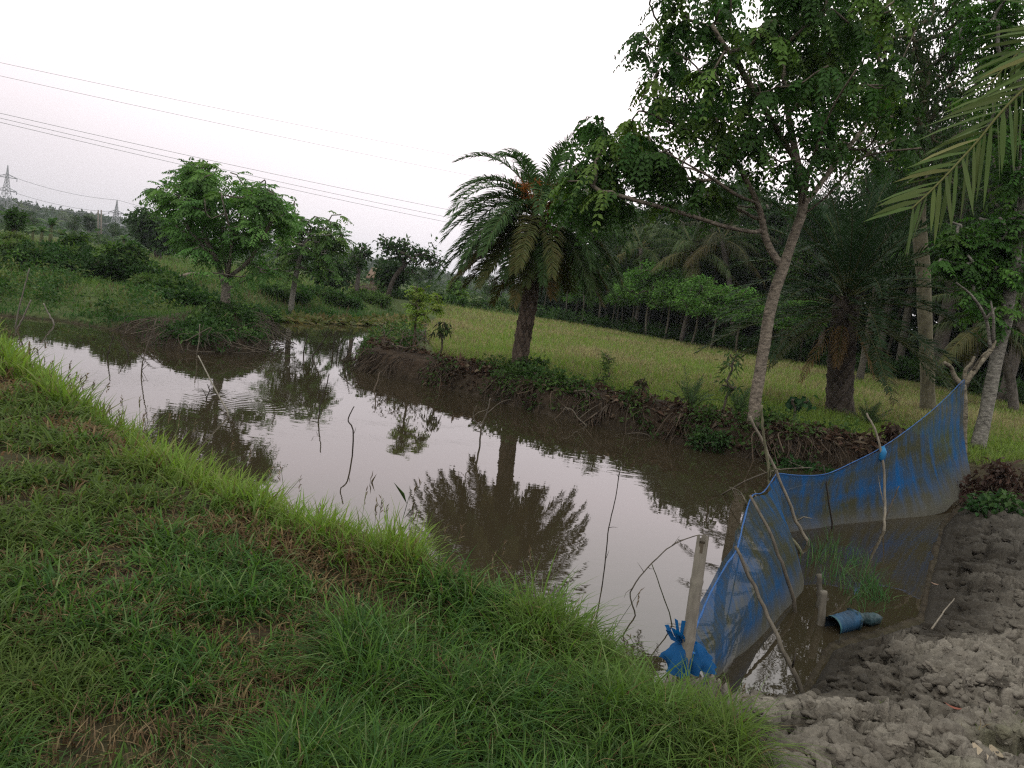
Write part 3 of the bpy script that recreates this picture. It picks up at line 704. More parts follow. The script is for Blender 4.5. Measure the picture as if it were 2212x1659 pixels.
# ------------------------------------------------------------------ palms
def frond_mesh(mb, p0, d0, L, bend, r, npair=46, leaf=.34, w=.022, col=(.032, .066, .022), tipdry=0., rach=.012, vee=.5, droop=.25, side=None, rcol=(.09, .10, .04), seg=2):
    """one feather leaf: arching rib with two rows of narrow leaflets"""
    d0 = unit(d0); n = 14; t = np.linspace(0, 1, n); g = np.array([0, 0, -1.])
    pts = [np.asarray(p0, float)]; d = d0.copy(); st = L / (n - 1)
    for k in range(n - 1):
        d = unit(d + g * bend * (.4 + 1.2 * k / n) / n * (1 - .75 * max(0, -d[2]))); pts.append(pts[-1] + d * st)
    pts = np.array(pts); tg = unit(np.gradient(pts, axis=0))
    V, T, Q = tube(pts, rach * (1 - .85 * t) + .002, 5); mb.add(V, T, Q, rcol)
    tt = np.linspace(.16, .995, npair); q = np.stack([np.interp(tt, t, pts[:, k]) for k in range(3)], -1); tq = unit(np.stack([np.interp(tt, t, tg[:, k]) for k in range(3)], -1))
    up = np.array([0, 0, 1.]); sd = np.cross(tq, up)
    if np.linalg.norm(sd, axis=1).min() < .15: sd = sd + np.cross(d0, up)[None] * .3 + np.array([.02, .01, 0])
    sd = unit(sd); nm = np.cross(sd, tq)
    for s in (-1, 1):
        m_ = npair
        ld = unit(tq * (.62 + .5 * tt[:, None] ** 2) + s * sd * .8 + nm * (vee * (r.random((m_, 1)) * .8 + .2)) + .07 * r.normal(size=(m_, 3)))
        ll = leaf * (.42 + .62 * np.sin(math.pi * np.clip(tt, 0, 1) ** .75) ** .8 - .12 * tt) * (.85 + .3 * r.random(m_))
        wd = unit(np.cross(ld, nm + .35 * r.normal(size=(m_, 3))))
        a = q; b = q + ld * ll[:, None] * .5; c = q + ld * ll[:, None] + g * (ll * droop)[:, None]
        ww = w * (.8 + .4 * r.random(m_))[:, None]
        Vv = np.stack([a - wd * ww * .3, a + wd * ww * .3, b + wd * ww * .5, b - wd * ww * .5, c], 1).reshape(-1, 3)
        i = np.arange(m_)[:, None] * 5
        cc = vary(m_, col, .22, r=r)
        if tipdry: cc = cc + (np.array([.17, .11, .045]) - cc) * np.clip(tipdry * (.5 + r.random((m_, 1))), 0, 1)
        mb.add(Vv, T=(i + np.array([[3, 2, 4]])).reshape(-1, 3), Q=(i + np.array([[0, 1, 2, 3]])).reshape(-1, 4), C=np.repeat(cc, 5, 0))
    return pts
def palm_trunk(pts, r0, r1, seed, col=(.105, .082, .064), k=44, rows=None, amp=.065, sp=8):
    """trunk clad in the diamond scars of old leaf bases"""
    L = np.sum(np.linalg.norm(np.diff(pts, axis=0), axis=1)); n = int(L / .022)
    s = smooth_line(pts, 12); d = np.concatenate([[0], np.cumsum(np.linalg.norm(np.diff(s, axis=0), axis=1))])
    tt = np.linspace(0, d[-1], n); p = np.stack([np.interp(tt, d, s[:, j]) for j in range(3)], -1)
    f = tt / d[-1]; rad = r0 + (r1 - r0) * f + .3 * r0 * np.exp(-tt / .16)
    th = np.arange(k) / k; U = th[None] * sp; W = tt[:, None] / .15
    aa = U + W * .5; bb = -U + W * .5
    fa, fb = aa - np.floor(aa), bb - np.floor(bb)
    up = (fa + fb) / 2; edge = np.minimum(np.minimum(fa, 1 - fa), np.minimum(fb, 1 - fb))
    disp = amp * (up ** 1.5) * sm(edge / .14) * (.5 + .8 * f[:, None]) + .02 * (vnoise(th[None] * 18 + 0 * W, W * 1.7, seed) - .5)
    cellr = _h(np.floor(aa), np.floor(bb), np.zeros_like(aa), seed)
    V, T, Q = tube(p, rad, k, 0, True, disp)
    c = np.asarray(col)[None, None] * (.25 + .85 * sm(edge / .16) * (.5 + .7 * up) + .7 * (cellr - .5) + .3 * (1 - f[:, None]))[..., None]
    c = np.concatenate([c.reshape(-1, 3), np.asarray(col)[None], np.asarray(col)[None]])
    return V, T, Q, c, p, rad
M_PTRUNK = solid_mat("palm_trunk", .95, .1, 40, .4, .006, 90)

# --- the date palm in the middle
r = np.random.default_rng(5); YP = 16.3
pb = P(1122, 792, YP); pb[2] = Hs(pb[0], pb[1]) - .1
top = P(1163, 470, YP + .15)
palm = thing("date_palm", "shaggy date palm with a leaning scarred trunk and orange fruit stalks on the pond bank", "palm tree", pb)
V, T, Q, C, tp_, tr_ = palm_trunk(np.array([pb, P(1128, 740, YP), P(1142, 660, YP), P(1153, 570, YP + .1), top]), .165, .14, 3)
tb = MB().add(V, T, Q, C)
tb.build("trunk", M_PTRUNK, palm, smooth=True, origin=pb)
# old frond bases and hanging fibre under the crown
for k in range(34):
    hb = MB(); j = int(len(tp_) * (.60 + .38 * r.random())); az = r.random() * 2 * math.pi
    o_ = np.array([math.cos(az), math.sin(az), 0.]); p0 = tp_[j] + o_ * tr_[j] * .95; Lb = .16 + .3 * r.random()
    pts = np.array([p0, p0 + o_ * .06 + np.array([0, 0, -.05 * Lb]), p0 + o_ * .11 + np.array([0, 0, -.55 * Lb]), p0 + o_ * .09 + np.array([0, 0, -Lb])])
    V, T, Q = tube(pts, [.03, .026, .016, .006], 5); hb.add(V, T, Q, np.array([.14, .105, .075]) * (.6 + .7 * r.random()))
    hb.build("dead_leaf_base", M_PTRUNK, palm, origin=pb)
_cr = []
for k in range(84):                           # crown: from upright spear leaves to a hanging brown skirt
    f = (k + .5) / 84; az = k * 2.39996 + r.normal() * .12
    el = math.radians(58 - 84 * f ** .9 + r.normal() * 5)
    if k < 5: el = math.radians([80, 70, 66, 60, 57][k])
    d = np.array([math.cos(az) * math.cos(el), math.sin(az) * math.cos(el), math.sin(el)])
    L = 2.05 + .35 * math.sin(math.pi * min(1, f * 1.2)) + r.normal() * .12
    bend = 1.9 + 1.3 * math.sin(math.pi * f) + r.normal() * .15
    if el < -.1: bend = 1.9
    hh = top + np.array([0, 0, .18 - .50 * f]) + d * .08
    dry = max(0, (f - .74) * 1.6) + (.35 if r.random() < .12 else 0)
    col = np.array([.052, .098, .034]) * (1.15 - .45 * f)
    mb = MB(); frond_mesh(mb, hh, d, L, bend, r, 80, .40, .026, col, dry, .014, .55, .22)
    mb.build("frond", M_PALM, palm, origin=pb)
for k in range(13):                            # fruit stalks
    az = -2.6 + k * .20 + r.normal() * .2; sb = MB(); d = np.array([math.cos(az) * .62, math.sin(az) * .62, .8])
    p0 = top + np.array([0, 0, -.18]) + d * .1
    pts = smooth_line([p0, p0 + d * .5, p0 + d * .85 + np.array([0, 0, .0])], 4)
    V, T, Q = tube(pts, .014, 5); sb.add(V, T, Q, (.40, .13, .025))
    e_ = pts[-1]
    for q in range(26):
        dd = unit(d * .5 + r.normal(size=3) * .45 + np.array([0, 0, -.15])); s_e = e_ - d * .5 * r.random()
        V, T, Q = tube([s_e, s_e + dd * .13, s_e + dd * .25 + np.array([0, 0, -.05])], .005, 3, cap=False); sb.add(V, T, Q, np.array([.48, .16, .03]) * (.7 + .5 * r.random()))
    sb.build("fruit_stalk", M_STICK, palm, origin=pb)

# --- the dark, low date palm under the trees at the right
r = np.random.default_rng(6); YD = 16.5
db = P(1815, 915, YD); db[2] = Hs(db[0], db[1]) - .1; dtop = P(1830, 640, YD)
dp = thing("date_palm", "dark squat date palm in deep shade behind the blue net, its fronds spreading wide", "palm tree", db)
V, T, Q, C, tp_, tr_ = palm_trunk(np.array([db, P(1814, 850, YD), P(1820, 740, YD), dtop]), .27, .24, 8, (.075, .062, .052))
MB().add(V, T, Q, C).build("trunk", M_PTRUNK, dp, smooth=True, origin=db)
for k in range(58):
    f = (k + .5) / 58; az = k * 2.39996 + r.normal() * .15; el = math.radians(78 - 96 * f ** .9 + r.normal() * 6)
    d = np.array([math.cos(az) * math.cos(el), math.sin(az) * math.cos(el), math.sin(el)])
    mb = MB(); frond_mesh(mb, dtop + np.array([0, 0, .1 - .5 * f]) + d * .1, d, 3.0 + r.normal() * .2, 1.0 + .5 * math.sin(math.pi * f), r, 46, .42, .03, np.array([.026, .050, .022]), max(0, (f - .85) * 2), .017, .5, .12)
    mb.build("frond", M_PALM, dp, origin=db)
for k, (az, ln) in enumerate([(-2.6, 1.7), (-1.9, 1.2), (-.6, 1.4)]):     # dead fronds hanging against the trunk
    mb = MB(); d = np.array([math.cos(az) * .5, math.sin(az) * .5, -.6])
    frond_mesh(mb, dtop + np.array([0, 0, -.35]) + d * .2, d, ln, 1.8, r, 30, .26, .02, (.11, .085, .06), .8, .014, .2, .5)
    o = mb.build("dead_frond", M_DRY, dp, origin=db); o["label"] = "dry brown frond hanging against the trunk"

# --- the palm just outside the picture whose frond reaches in at the upper right
r = np.random.default_rng(9)
nb = np.array([4.95, 4.75, 0.]); nb[2] = .45; ntop = np.array([4.85, 4.35, 3.35])
npm = thing("date_palm", "near date palm whose long green frond hangs into the upper right corner", "palm tree", nb)
V, T, Q, C, tp_, tr_ = palm_trunk(np.array([nb, nb + [0, -.1, 1.2], nb + [-.05, -.3, 2.2], ntop]), .2, .17, 12)
MB().add(V, T, Q, C).build("trunk", M_PTRUNK, npm, smooth=True, origin=nb)
def frond_path(mb, pts, r, npair, leaf, w, col, vee=.15, rach=.010, sweep=1.0):
    s = smooth_line(pts, 10); d = np.concatenate([[0], np.cumsum(np.linalg.norm(np.diff(s, axis=0), axis=1))]); d /= d[-1]
    V, T, Q = tube(s, rach * (1 - .8 * d) + .002, 6); mb.add(V, T, Q, (.13, .135, .05))
    tt = np.linspace(.2, .995, npair); q = np.stack([np.interp(tt, d, s[:, k]) for k in range(3)], -1); tq = unit(np.stack([np.interp(tt, d, np.gradient(s, axis=0)[:, k]) for k in range(3)], -1))
    view = unit(q - np.array([0, 0, CAM_Z])); sd = unit(np.cross(tq, view)); nm = np.cross(sd, tq)
    for sgn in (-1, 1):
        ld = unit(tq * (sweep + .5 * tt[:, None] ** 3) + sgn * sd * .8 + nm * (r.normal(size=(npair, 1)) * .22 + vee) + .05 * r.normal(size=(npair, 3)))
        ll = leaf * (np.sin(np.clip(tt, 0, 1) * math.pi * .62 + .9) * .8 + .25) * (.85 + .3 * r.random(npair))
        wd = unit(np.cross(ld, nm + .5 * r.normal(size=(npair, 3)))); g = np.array([0, 0, -1.])
        b1 = q + ld * ll[:, None] * .3; b2 = q + ld * ll[:, None] * .7 + g * ll[:, None] * .04; c = q + ld * ll[:, None] + g * ll[:, None] * .10
        ww = (w * (.8 + .4 * r.random(npair)))[:, None]
        Vv = np.stack([q - wd * ww * .2, q + wd * ww * .2, b1 + wd * ww * .5, b1 - wd * ww * .5, b2 + wd * ww * .38, b2 - wd * ww * .38, c], 1).reshape(-1, 3)
        i = np.arange(npair)[:, None] * 7
        mb.add(Vv, T=(i + np.array([[5, 4, 6]])).reshape(-1, 3), Q=np.concatenate([i + np.array([[0, 1, 2, 3]]), i + np.array([[3, 2, 4, 5]])], 1).reshape(-1, 4), C=np.repeat(vary(npair, col, .2, (.14, .15, .06), .12, r), 7, 0))
mb = MB(); frond_path(mb, [ntop + [-.1, -.1, 0], P(2420, 40, 4.15), P(2215, 190, 3.95), P(2100, 318, 3.8), P(2025, 398, 3.65), P(1968, 452, 3.57)], r, 56, .50, .022, (.072, .105, .034))
mb.build("frond", M_PALM, npm, origin=nb)
mb = MB(); frond_path(mb, [ntop + [-.1, .1, .1], P(2480, -150, 5.2), P(2330, 20, 5.0), P(2215, 100, 4.9), P(2130, 190, 4.8)], r, 46, .48, .022, (.065, .10, .033))
mb.build("frond", M_PALM, npm, origin=nb)
for k in range(16):
    az = -1.2 + k * .26; el = math.radians(30 + 40 * r.random()); d = np.array([math.cos(az) * math.cos(el), math.sin(az) * math.cos(el), math.sin(el)])
    mb = MB(); frond_mesh(mb, ntop + d * .1, d, 2.0, 1.3, r, 36, .34, .024, (.06, .09, .035), 0, .014)
    mb.build("frond", M_PALM, npm, origin=nb)

# --- coconut palms standing in the wood
r = np.random.default_rng(13)
def coconut(px, py, tx, ty, Y, label, n=16, L=3.6, col=(.05, .075, .028), leaf=.75):
    b = P(px, py, Y); b[2] = Hs(b[0], b[1]); tpt = P(tx, ty, Y)
    t = thing("coconut_palm", label, "palm tree", b, "coconut palms in the wood")
    tb = MB(); V, T, Q = tube(smooth_line([b, (b + tpt) / 2 + np.array([.2, 0, 0]), tpt]), .15, 9, .05); tb.add(V, T, Q, (.13, .115, .10))
    tb.build("trunk", M_BARK, t, smooth=True, origin=b)
    for k in range(n):
        f = (k + .5) / n; az = k * 2.39996; el = math.radians(75 - 100 * f)
        d = np.array([math.cos(az) * math.cos(el), math.sin(az) * math.cos(el), math.sin(el)])
        mb = MB(); frond_mesh(mb, tpt, d, L * (.85 + .3 * r.random()), 1.7, r, 46, leaf, .05, np.array(col) * (.9 + .3 * r.random()), .25 if f > .75 else 0, .03, .1, .75, rcol=(.16, .15, .06))
        mb.build("frond", M_PALM, t, origin=b)
coconut(1472, 735, 1497, 545, 47, "coconut palm with long pale arching fronds drooping left at the edge of the wood")
coconut(1372, 705, 1385, 535, 52, "coconut palm beside the date palm's crown, half hidden at the wood's edge", 14, 3.4)
coconut(1415, 712, 1392, 500, 60, "tallest thin coconut palm poking above the wood's left end", 14, 3.0)
coconut(1585, 750, 1560, 520, 46, "dim coconut palm with brownish hanging fronds behind the forked tree's trunk", 14, 3.4, (.045, .05, .025))
coconut(2190, 900, 2135, 700, 24, "coconut palm with dry hanging fronds behind the pale leaning trunk", 14, 2.3, (.05, .07, .03), .5)
# ------------------------------------------------------------------ the wood behind the meadow
def proto_tree(name, label, cat, h, els, rb, seed, leafkw, nattr=60, bark=(.12, .105, .09), mat=None, lean=0., minh=.5, step=.5, group=None, loc=(0, 0, 0), rt=.015, up=.12):
    r = np.random.default_rng(seed); t = thing(name, label, cat, loc, group); sk = Skel(step)
    th_ = max(e_[0][2] for e_ in els) * .9
    sk.limb([np.zeros(3), np.array([.15 * r.normal() + lean * .3, .1 * r.normal(), th_ * .4]), np.array([lean, .1 * r.normal(), th_])])
    tips = sk.grow(in_ellipsoids(nattr, els, r), r, minz=minh * min(e_[0][2] - e_[1][2] for e_ in els), up=up, maxlen=20)
    cr = MB(); simple_leaves(cr, np.array(sk.p)[tips], r, **leafkw)
    finish_tree(t, np.zeros(3), sk, cr, rb, rt, bark, mat or M_BARK, 7, .5)
    return t
W1 = dict(per=60, rad=.75, L=.30, W=.15, base=(.024, .051, .016), alt=(.040, .076, .021), hang=.5)
W2 = dict(per=55, rad=.8, L=.26, W=.12, base=(.032, .068, .018), alt=(.054, .10, .025), hang=.3)
W3 = dict(per=50, rad=.6, L=.22, W=.11, base=(.085, .18, .04), alt=(.11, .21, .05), hang=.2, flat=.5)
W4 = dict(per=60, rad=.6, L=.24, W=.06, base=(.028, .058, .018), alt=(.045, .085, .024), hang=1.2)
protos = {}
def wood_tree(kind, loc, rz, sc, label, group, name):
    if kind not in protos:
        if kind == "tall": protos[kind] = proto_tree(name, label, "tree", 11, [((0, 0, 7.5), (2.4, 2.4, 2.6)), ((.8, .4, 5.6), (2.2, 2.2, 1.6)), ((-.6, -.3, 9.2), (1.5, 1.5, 1.4))], .20, 101, W1, 95)
        if kind == "mid": protos[kind] = proto_tree(name, label, "tree", 8, [((0, 0, 5.4), (2.2, 2.2, 1.9)), ((-.8, .3, 4.0), (1.9, 1.9, 1.3)), ((.7, -.5, 6.6), (1.3, 1.3, 1.1))], .14, 102, W2, 75, (.17, .155, .135), M_PALEBARK)
        if kind == "lime": protos[kind] = proto_tree(name, label, "tree", 5, [((0, 0, 3.6), (1.9, 1.6, .8)), ((1.2, .2, 2.9), (1.4, 1.2, .5)), ((-1.2, -.2, 2.8), (1.3, 1.2, .5)), ((.1, 0, 4.4), (1.0, 1.0, .5))], .08, 103, W3, 60, (.10, .09, .07), M_PALEBARK)
        if kind == "narrow": protos[kind] = proto_tree(name, label, "tree", 13, [((0, 0, 8.5), (2.1, 2.1, 3.2)), ((.5, .8, 11.5), (1.6, 1.6, 1.6)), ((-.7, 0, 6.0), (1.5, 1.5, 1.2))], .17, 104, W4, 110, (.085, .078, .062), M_PALEBARK)
        if kind == "pole": protos[kind] = proto_tree(name, label, "tree", 7, [((0, 0, 6.0), (1.3, 1.3, 1.3))], .075, 105, W2, 24, (.075, .068, .052), M_PALEBARK, lean=.5)
        t = protos[kind]; tag(t, label, "tree", group); t.location = loc; t.rotation_euler = (0, 0, rz); t.scale = (sc,) * 3; return t
    return copy_tree(protos[kind], loc, rz, sc, label, group)
r = np.random.default_rng(77)
def gp(px, py, Y): q = P(px, py, Y); q[2] = Hs(q[0], q[1]) - .05; return q
GW = "trees of the wood behind the meadow"
k = 0
for px, Y, kd, sc, lb in [
    (1225, 74, "tall", 1.15, "tall flat-topped tree rising just behind the date palm's crown"), (1275, 70, "mid", 1.25, "broad tree of the wood behind the date palm's right-hand fronds"),
    (1330, 66, "mid", 1.05, "mid-height tree at the wood's left end beside the date palm"), (1410, 62, "tall", .95, "dark tree of the wood left of the long-fronded coconut palm"),
    (1480, 56, "tall", 1.05, "dark tall tree rising right behind the long-fronded coconut palm"), (1545, 54, "tall", 1.15, "tallest dark domed tree left of the forked trunk"),
    (1600, 58, "mid", 1.25, "dark tree seen through the forked tree's lower left limbs"), (1655, 50, "tall", .95, "dark tree directly behind the fork of the big tree"),
    (1720, 46, "narrow", .85, "narrow-leaved tree just right of the big tree's fork"), (1785, 44, "tall", 1.0, "dark tree behind the squat date palm's left fronds"),
    (1850, 40, "narrow", .95, "tall narrow-leaved tree above the squat date palm"), (1905, 38, "tall", 1.0, "dark tree above the right fronds of the squat date palm"),
    (1960, 36, "narrow", 1.05, "tall drooping tree left of the straight mossy trunk"), (2040, 33, "tall", 1.1, "dark tree between the straight mossy trunk and the pale leaning trunk"),
    (2110, 31, "narrow", 1.0, "tall drooping tree behind the pale leaning trunk"), (2200, 29, "tall", 1.1, "dark tree behind the hanging frond at the right edge"),
    (2300, 27, "narrow", 1.1, "drooping tree cut off by the right edge of the view"),
    (1310, 60, "tall", 1.0, "tree of the wood glimpsed through the date palm's right side"), (1365, 70, "tall", 1.15, "rear tree over the wood's left end, behind the tallest coconut palm"), (1440, 70, "tall", 1.2, "rear tree between the coconut palms"), (1560, 64, "tall", 1.3, "rear tree high behind the forked tree's left limbs"), (1625, 66, "mid", 1.5, "rear broad tree just left of the big tree's fork"),
    (1500, 66, "tall", 1.1, "rear tree filling the gap above the coconut palm's fronds"), (1700, 60, "tall", 1.15, "rear tree glimpsed between the two forks of the big tree"), (1880, 50, "tall", 1.2, "rear tree high over the squat date palm"), (2080, 42, "tall", 1.2, "rear tree high above the pale leaning trunk"), (2260, 38, "tall", 1.2, "rear tree behind the hanging frond's stalk")]:
    q = gp(px, 700, Y); wood_tree(kd, q, r.random() * 6.28, sc * (.94 + .12 * r.random()), lb, GW, "woodland_tree")
GL = "low bright green trees at the wood's edge"
for px, Y, sc, lb in [(1400, 49, 1.0, "bright green flat-topped young tree in front of the coconut palms"), (1440, 47, .8, "lower bright green young tree under the long pale coconut fronds"), (1500, 44, .85, "bright green young tree spreading in a flat layer left of the forked trunk"), (1545, 42, .75, "bright green young tree touching the left side of the forked trunk"), (1690, 38, .7, "bright green undertree right of the forked trunk"), (1745, 40, .75, "green undertree among the fronds left of the squat palm"), (1255, 58, .7, "green young tree seen under the date palm's hanging fronds"), (1215, 61, .6, "small green tree just right of the date palm's trunk"), (1600, 41, .75, "bright green young tree half hidden by the forked trunk"), (1360, 52, .85, "bright green young tree at the front of the wood right of the date palm"), (1465, 50, .95, "rear bright green young tree between the coconut trunks"), (1335, 55, .75, "green young tree below the date palm's rightmost fronds")]:
    wood_tree("lime", gp(px, 700, Y), r.random() * 6.28, sc, lb, GL, "young_tree")
GP = "slender pale trunks along the wood's edge"
px_ = np.concatenate([np.linspace(1175, 1600, 16) + r.normal(size=16) * 14, np.linspace(1680, 2180, 7) + r.normal(size=7) * 14])
for px in px_:
    Y = np.interp(px, [1165, 1400, 1600, 2000, 2200], [57, 51, 46, 36, 30]) + r.random() * 4 - .5
    wood_tree("pole", gp(px, 700, Y), r.random() * 6.28, .55 + .5 * r.random(), "slender pale-trunked tree in the row along the shady wood's edge", GP, "slender_tree")
# the mass of undergrowth and leaves deeper in, which reads as one
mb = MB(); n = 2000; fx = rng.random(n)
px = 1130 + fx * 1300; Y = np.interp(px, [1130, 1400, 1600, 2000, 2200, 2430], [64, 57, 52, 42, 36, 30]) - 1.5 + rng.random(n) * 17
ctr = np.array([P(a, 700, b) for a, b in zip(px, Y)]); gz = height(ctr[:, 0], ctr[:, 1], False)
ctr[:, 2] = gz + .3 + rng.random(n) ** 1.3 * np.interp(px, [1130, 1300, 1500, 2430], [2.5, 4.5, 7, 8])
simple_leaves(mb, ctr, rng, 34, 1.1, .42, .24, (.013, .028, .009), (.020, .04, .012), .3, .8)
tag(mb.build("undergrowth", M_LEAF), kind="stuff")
# low green fringe between meadow and trunks
mb = MB(); n = 340; px = 1150 + rng.random(n) * 1150; Y = np.interp(px, [1150, 1400, 1600, 2000, 2300], [57, 50, 44.5, 35, 28]) + rng.normal(size=n) * .8
ctr = np.array([P(a, 700, b) for a, b in zip(px, Y)]); ctr[:, 2] = height(ctr[:, 0], ctr[:, 1], False) + .15 + .7 * rng.random(n) ** 2
simple_leaves(mb, ctr, rng, 40, .55, .26, .10, (.030, .065, .018), (.045, .09, .024), -.4, .6)
tag(mb.build("fringe_weeds", M_LEAF), kind="stuff")

# nearer trees at the right
r = np.random.default_rng(41)
pic_tree("mossy_tree", "straight mossy brown trunk behind the net, leafing high above", "tree", 2003, 905, 19.5,
         [(1990, 300, 80, 26), (1930, 230, 80, 24), (2050, 220, 80, 26), (1990, 120, 90, 30), (2080, 120, 70, 22), (1940, 60, 80, 22), (2060, 20, 90, 26), (1960, 400, 50, 12), (2040, 380, 50, 12), (2000, -80, 120, 26)], .17, 42,
         dict(per=44, rad=.40, L=.17, W=.045, base=(.026, .052, .016), alt=(.042, .078, .02), hang=.9), (.115, .105, .07), [(2003, 905), (2004, 800), (1998, 700), (1994, 580), (1985, 470), (1990, 330), (2000, 150)], depth=1.2, step=.3, mat=M_BARK, minh=4.5)
pic_tree("pale_tree", "pale grey leaning trunk with bright green compound leaves at the right edge", "tree", 2110, 978, 13.9,
         [(2080, 560, 45, 16), (2140, 540, 45, 16), (2120, 610, 45, 12), (2180, 590, 40, 12), (2060, 520, 30, 7), (2190, 480, 40, 10), (2150, 660, 30, 5), (2200, 380, 60, 14), (2150, 240, 70, 18), (2190, 100, 80, 22), (2120, 60, 60, 14), (2240, 240, 70, 16), (2240, -60, 100, 20)], .115, 43,
         dict(per=7, L=.36, k=6, l0=.13, w0=.062, droop=.35, base=(.050, .120, .026), alt=(.075, .155, .032), spread=.8), (.20, .19, .165), [(2110, 978), (2130, 890), (2150, 790), (2172, 690), (2192, 560), (2210, 440), (2225, 250)], depth=1.0, step=.22, mat=M_PALEBARK, kind="c", minh=1.6)
for (px, Y, sc, lb) in [(2030, 27, .8, "drooping tree just behind the straight mossy trunk, filling the sky above it"), (2170, 24, .8, "drooping tree behind the hanging frond, nearest of the tall ones"), (1880, 30, .78, "drooping tree whose top shows right of the big tree's crown")]:
    wood_tree("narrow", gp(px, 700, Y), r.random() * 6.28, sc, lb, GW, "woodland_tree")
# ------------------------------------------------------------------ the blue net and its stakes
def net_mat():
    mt, n, l, out = new_mat("net_mesh")
    g = n.new("ShaderNodeTexCoord"); uvs = n.new("ShaderNodeAttribute"); uvs.attribute_name = "Col"   # r: along, g: up from the water
    sp = n.new("ShaderNodeSeparateColor"); l.new(uvs.outputs["Color"], sp.inputs[0])
    cb = n.new("ShaderNodeCombineXYZ"); l.new(sp.outputs[0], cb.inputs[0]); l.new(sp.outputs[1], cb.inputs[1])
    mp = n.new("ShaderNodeMapping"); mp.inputs["Scale"].default_value = (38, 1.1, 1); l.new(cb.outputs[0], mp.inputs[0])
    st = n.new("ShaderNodeTexNoise"); st.inputs["Scale"].default_value = 1.0; st.inputs["Detail"].default_value = 6; st.inputs["Roughness"].default_value = .7; l.new(mp.outputs[0], st.inputs[0])
    bl = n.new("ShaderNodeTexNoise"); bl.inputs["Scale"].default_value = 3.2; bl.inputs["Detail"].default_value = 4; l.new(cb.outputs[0], bl.inputs[0])
    ad = n.new("ShaderNodeMath"); ad.operation = 'ADD'; hb_ = n.new('ShaderNodeMath'); hb_.operation = 'MULTIPLY_ADD'; l.new(bl.outputs[0], hb_.inputs[0]); hb_.inputs[1].default_value = .75; hb_.inputs[2].default_value = .125; l.new(st.outputs[0], ad.inputs[0]); l.new(hb_.outputs[0], ad.inputs[1])
    mr_ = n.new("ShaderNodeMapRange"); l.new(ad.outputs[0], mr_.inputs[0]); mr_.inputs[1].default_value = .88; mr_.inputs[2].default_value = 1.19
    # silt line: the lower part is caked with grey mud
    silt = n.new("ShaderNodeMapRange"); l.new(sp.outputs[1], silt.inputs[0]); silt.inputs[1].default_value = .05; silt.inputs[2].default_value = .34; silt.inputs[3].default_value = 1; silt.inputs[4].default_value = 0
    c1 = n.new("ShaderNodeMixRGB"); l.new(mr_.outputs[0], c1.inputs[0]); c1.inputs[1].default_value = (.088, .095, .060, 1); c1.inputs[2].default_value = (.019, .122, .34, 1)
    c2 = n.new("ShaderNodeMixRGB"); l.new(silt.outputs[0], c2.inputs[0]); l.new(c1.outputs[0], c2.inputs[1]); c2.inputs[2].default_value = (.165, .16, .135, 1)
    d = n.new("ShaderNodeBsdfDiffuse"); l.new(c2.outputs[0], d.inputs[0]); t = n.new("ShaderNodeBsdfTranslucent"); l.new(c2.outputs[0], t.inputs[0])
    m1 = n.new("ShaderNodeMixShader"); m1.inputs[0].default_value = .45; l.new(d.outputs[0], m1.inputs[1]); l.new(t.outputs[0], m1.inputs[2])
    tr = n.new("ShaderNodeBsdfTransparent")
    al = n.new("ShaderNodeMapRange"); l.new(st.outputs[0], al.inputs[0]); al.inputs[1].default_value = .35; al.inputs[2].default_value = .65; al.inputs[3].default_value = .75; al.inputs[4].default_value = .94
    m2 = n.new("ShaderNodeMixShader"); l.new(al.outputs[0], m2.inputs[0]); l.new(tr.outputs[0], m2.inputs[1]); l.new(m1.outputs[0], m2.inputs[2])
    l.new(m2.outputs[0], out.inputs[0]); return mt
M_NET = net_mat(); M_BLUE = solid_mat("blue_cord", .6, .3, 20, .2)
def net_panel(top, bot, nu, nv, u0, u1, seed, bulge):
    """cloth between a slack top line and a bottom line"""
    def res(pts, n, per=10):
        s = smooth_line(pts, per); d = np.concatenate([[0], np.cumsum(np.linalg.norm(np.diff(s, axis=0), axis=1))])
        return np.stack([np.interp(np.linspace(0, d[-1], n), d, s[:, k]) for k in range(3)], -1)
    a = res(top, nu); b = res(bot, nu); v = np.linspace(0, 1, nv)[None, :, None]
    V = b[:, None] * (1 - v) + a[:, None] * v
    nrm = np.cross(unit(np.gradient(a, axis=0)), np.array([0, 0, 1.])); nrm = unit(nrm)[:, None]
    U = np.linspace(u0, u1, nu)[:, None]; vv = v[..., 0]
    fold = .045 * (vnoise(U * 22, vv * 1.2 + seed, seed) - .5) + .08 * (vnoise(U * 7, vv * 2, seed + 1) - .5) + .025 * (vnoise(U * 50, vv * 1.0, seed + 2) - .5)
    V = V + nrm * (fold * np.sin(np.clip(vv, 0, 1) * math.pi * .5 + .5) + bulge * np.sin(vv * math.pi))[..., None]
    i = np.arange(nu - 1)[:, None] * nv + np.arange(nv - 1)[None]
    C = np.stack([np.broadcast_to(U, V.shape[:2]), np.broadcast_to(vv, V.shape[:2]), np.zeros(V.shape[:2])], -1)
    return V.reshape(-1, 3), np.stack([i, i + nv, i + nv + 1, i + 1], -1).reshape(-1, 4), C.reshape(-1, 3), a
post_b = G(1470, 1512, .34); post_b[2] -= .12; YPO = post_b[1]
post_t = P(1519, 1158, YPO + .06)
knot = P(1487, 1398, YPO + .05)
TOPL = [knot, P(1530, 1292, 4.25), P(1566, 1225, 4.6), P(1592, 1185, 4.85), P(1606, 1130, 5.5), P(1624, 1072, 6.0), P(1650, 1062, 6.7), P(1678, 1022, 7.7)]
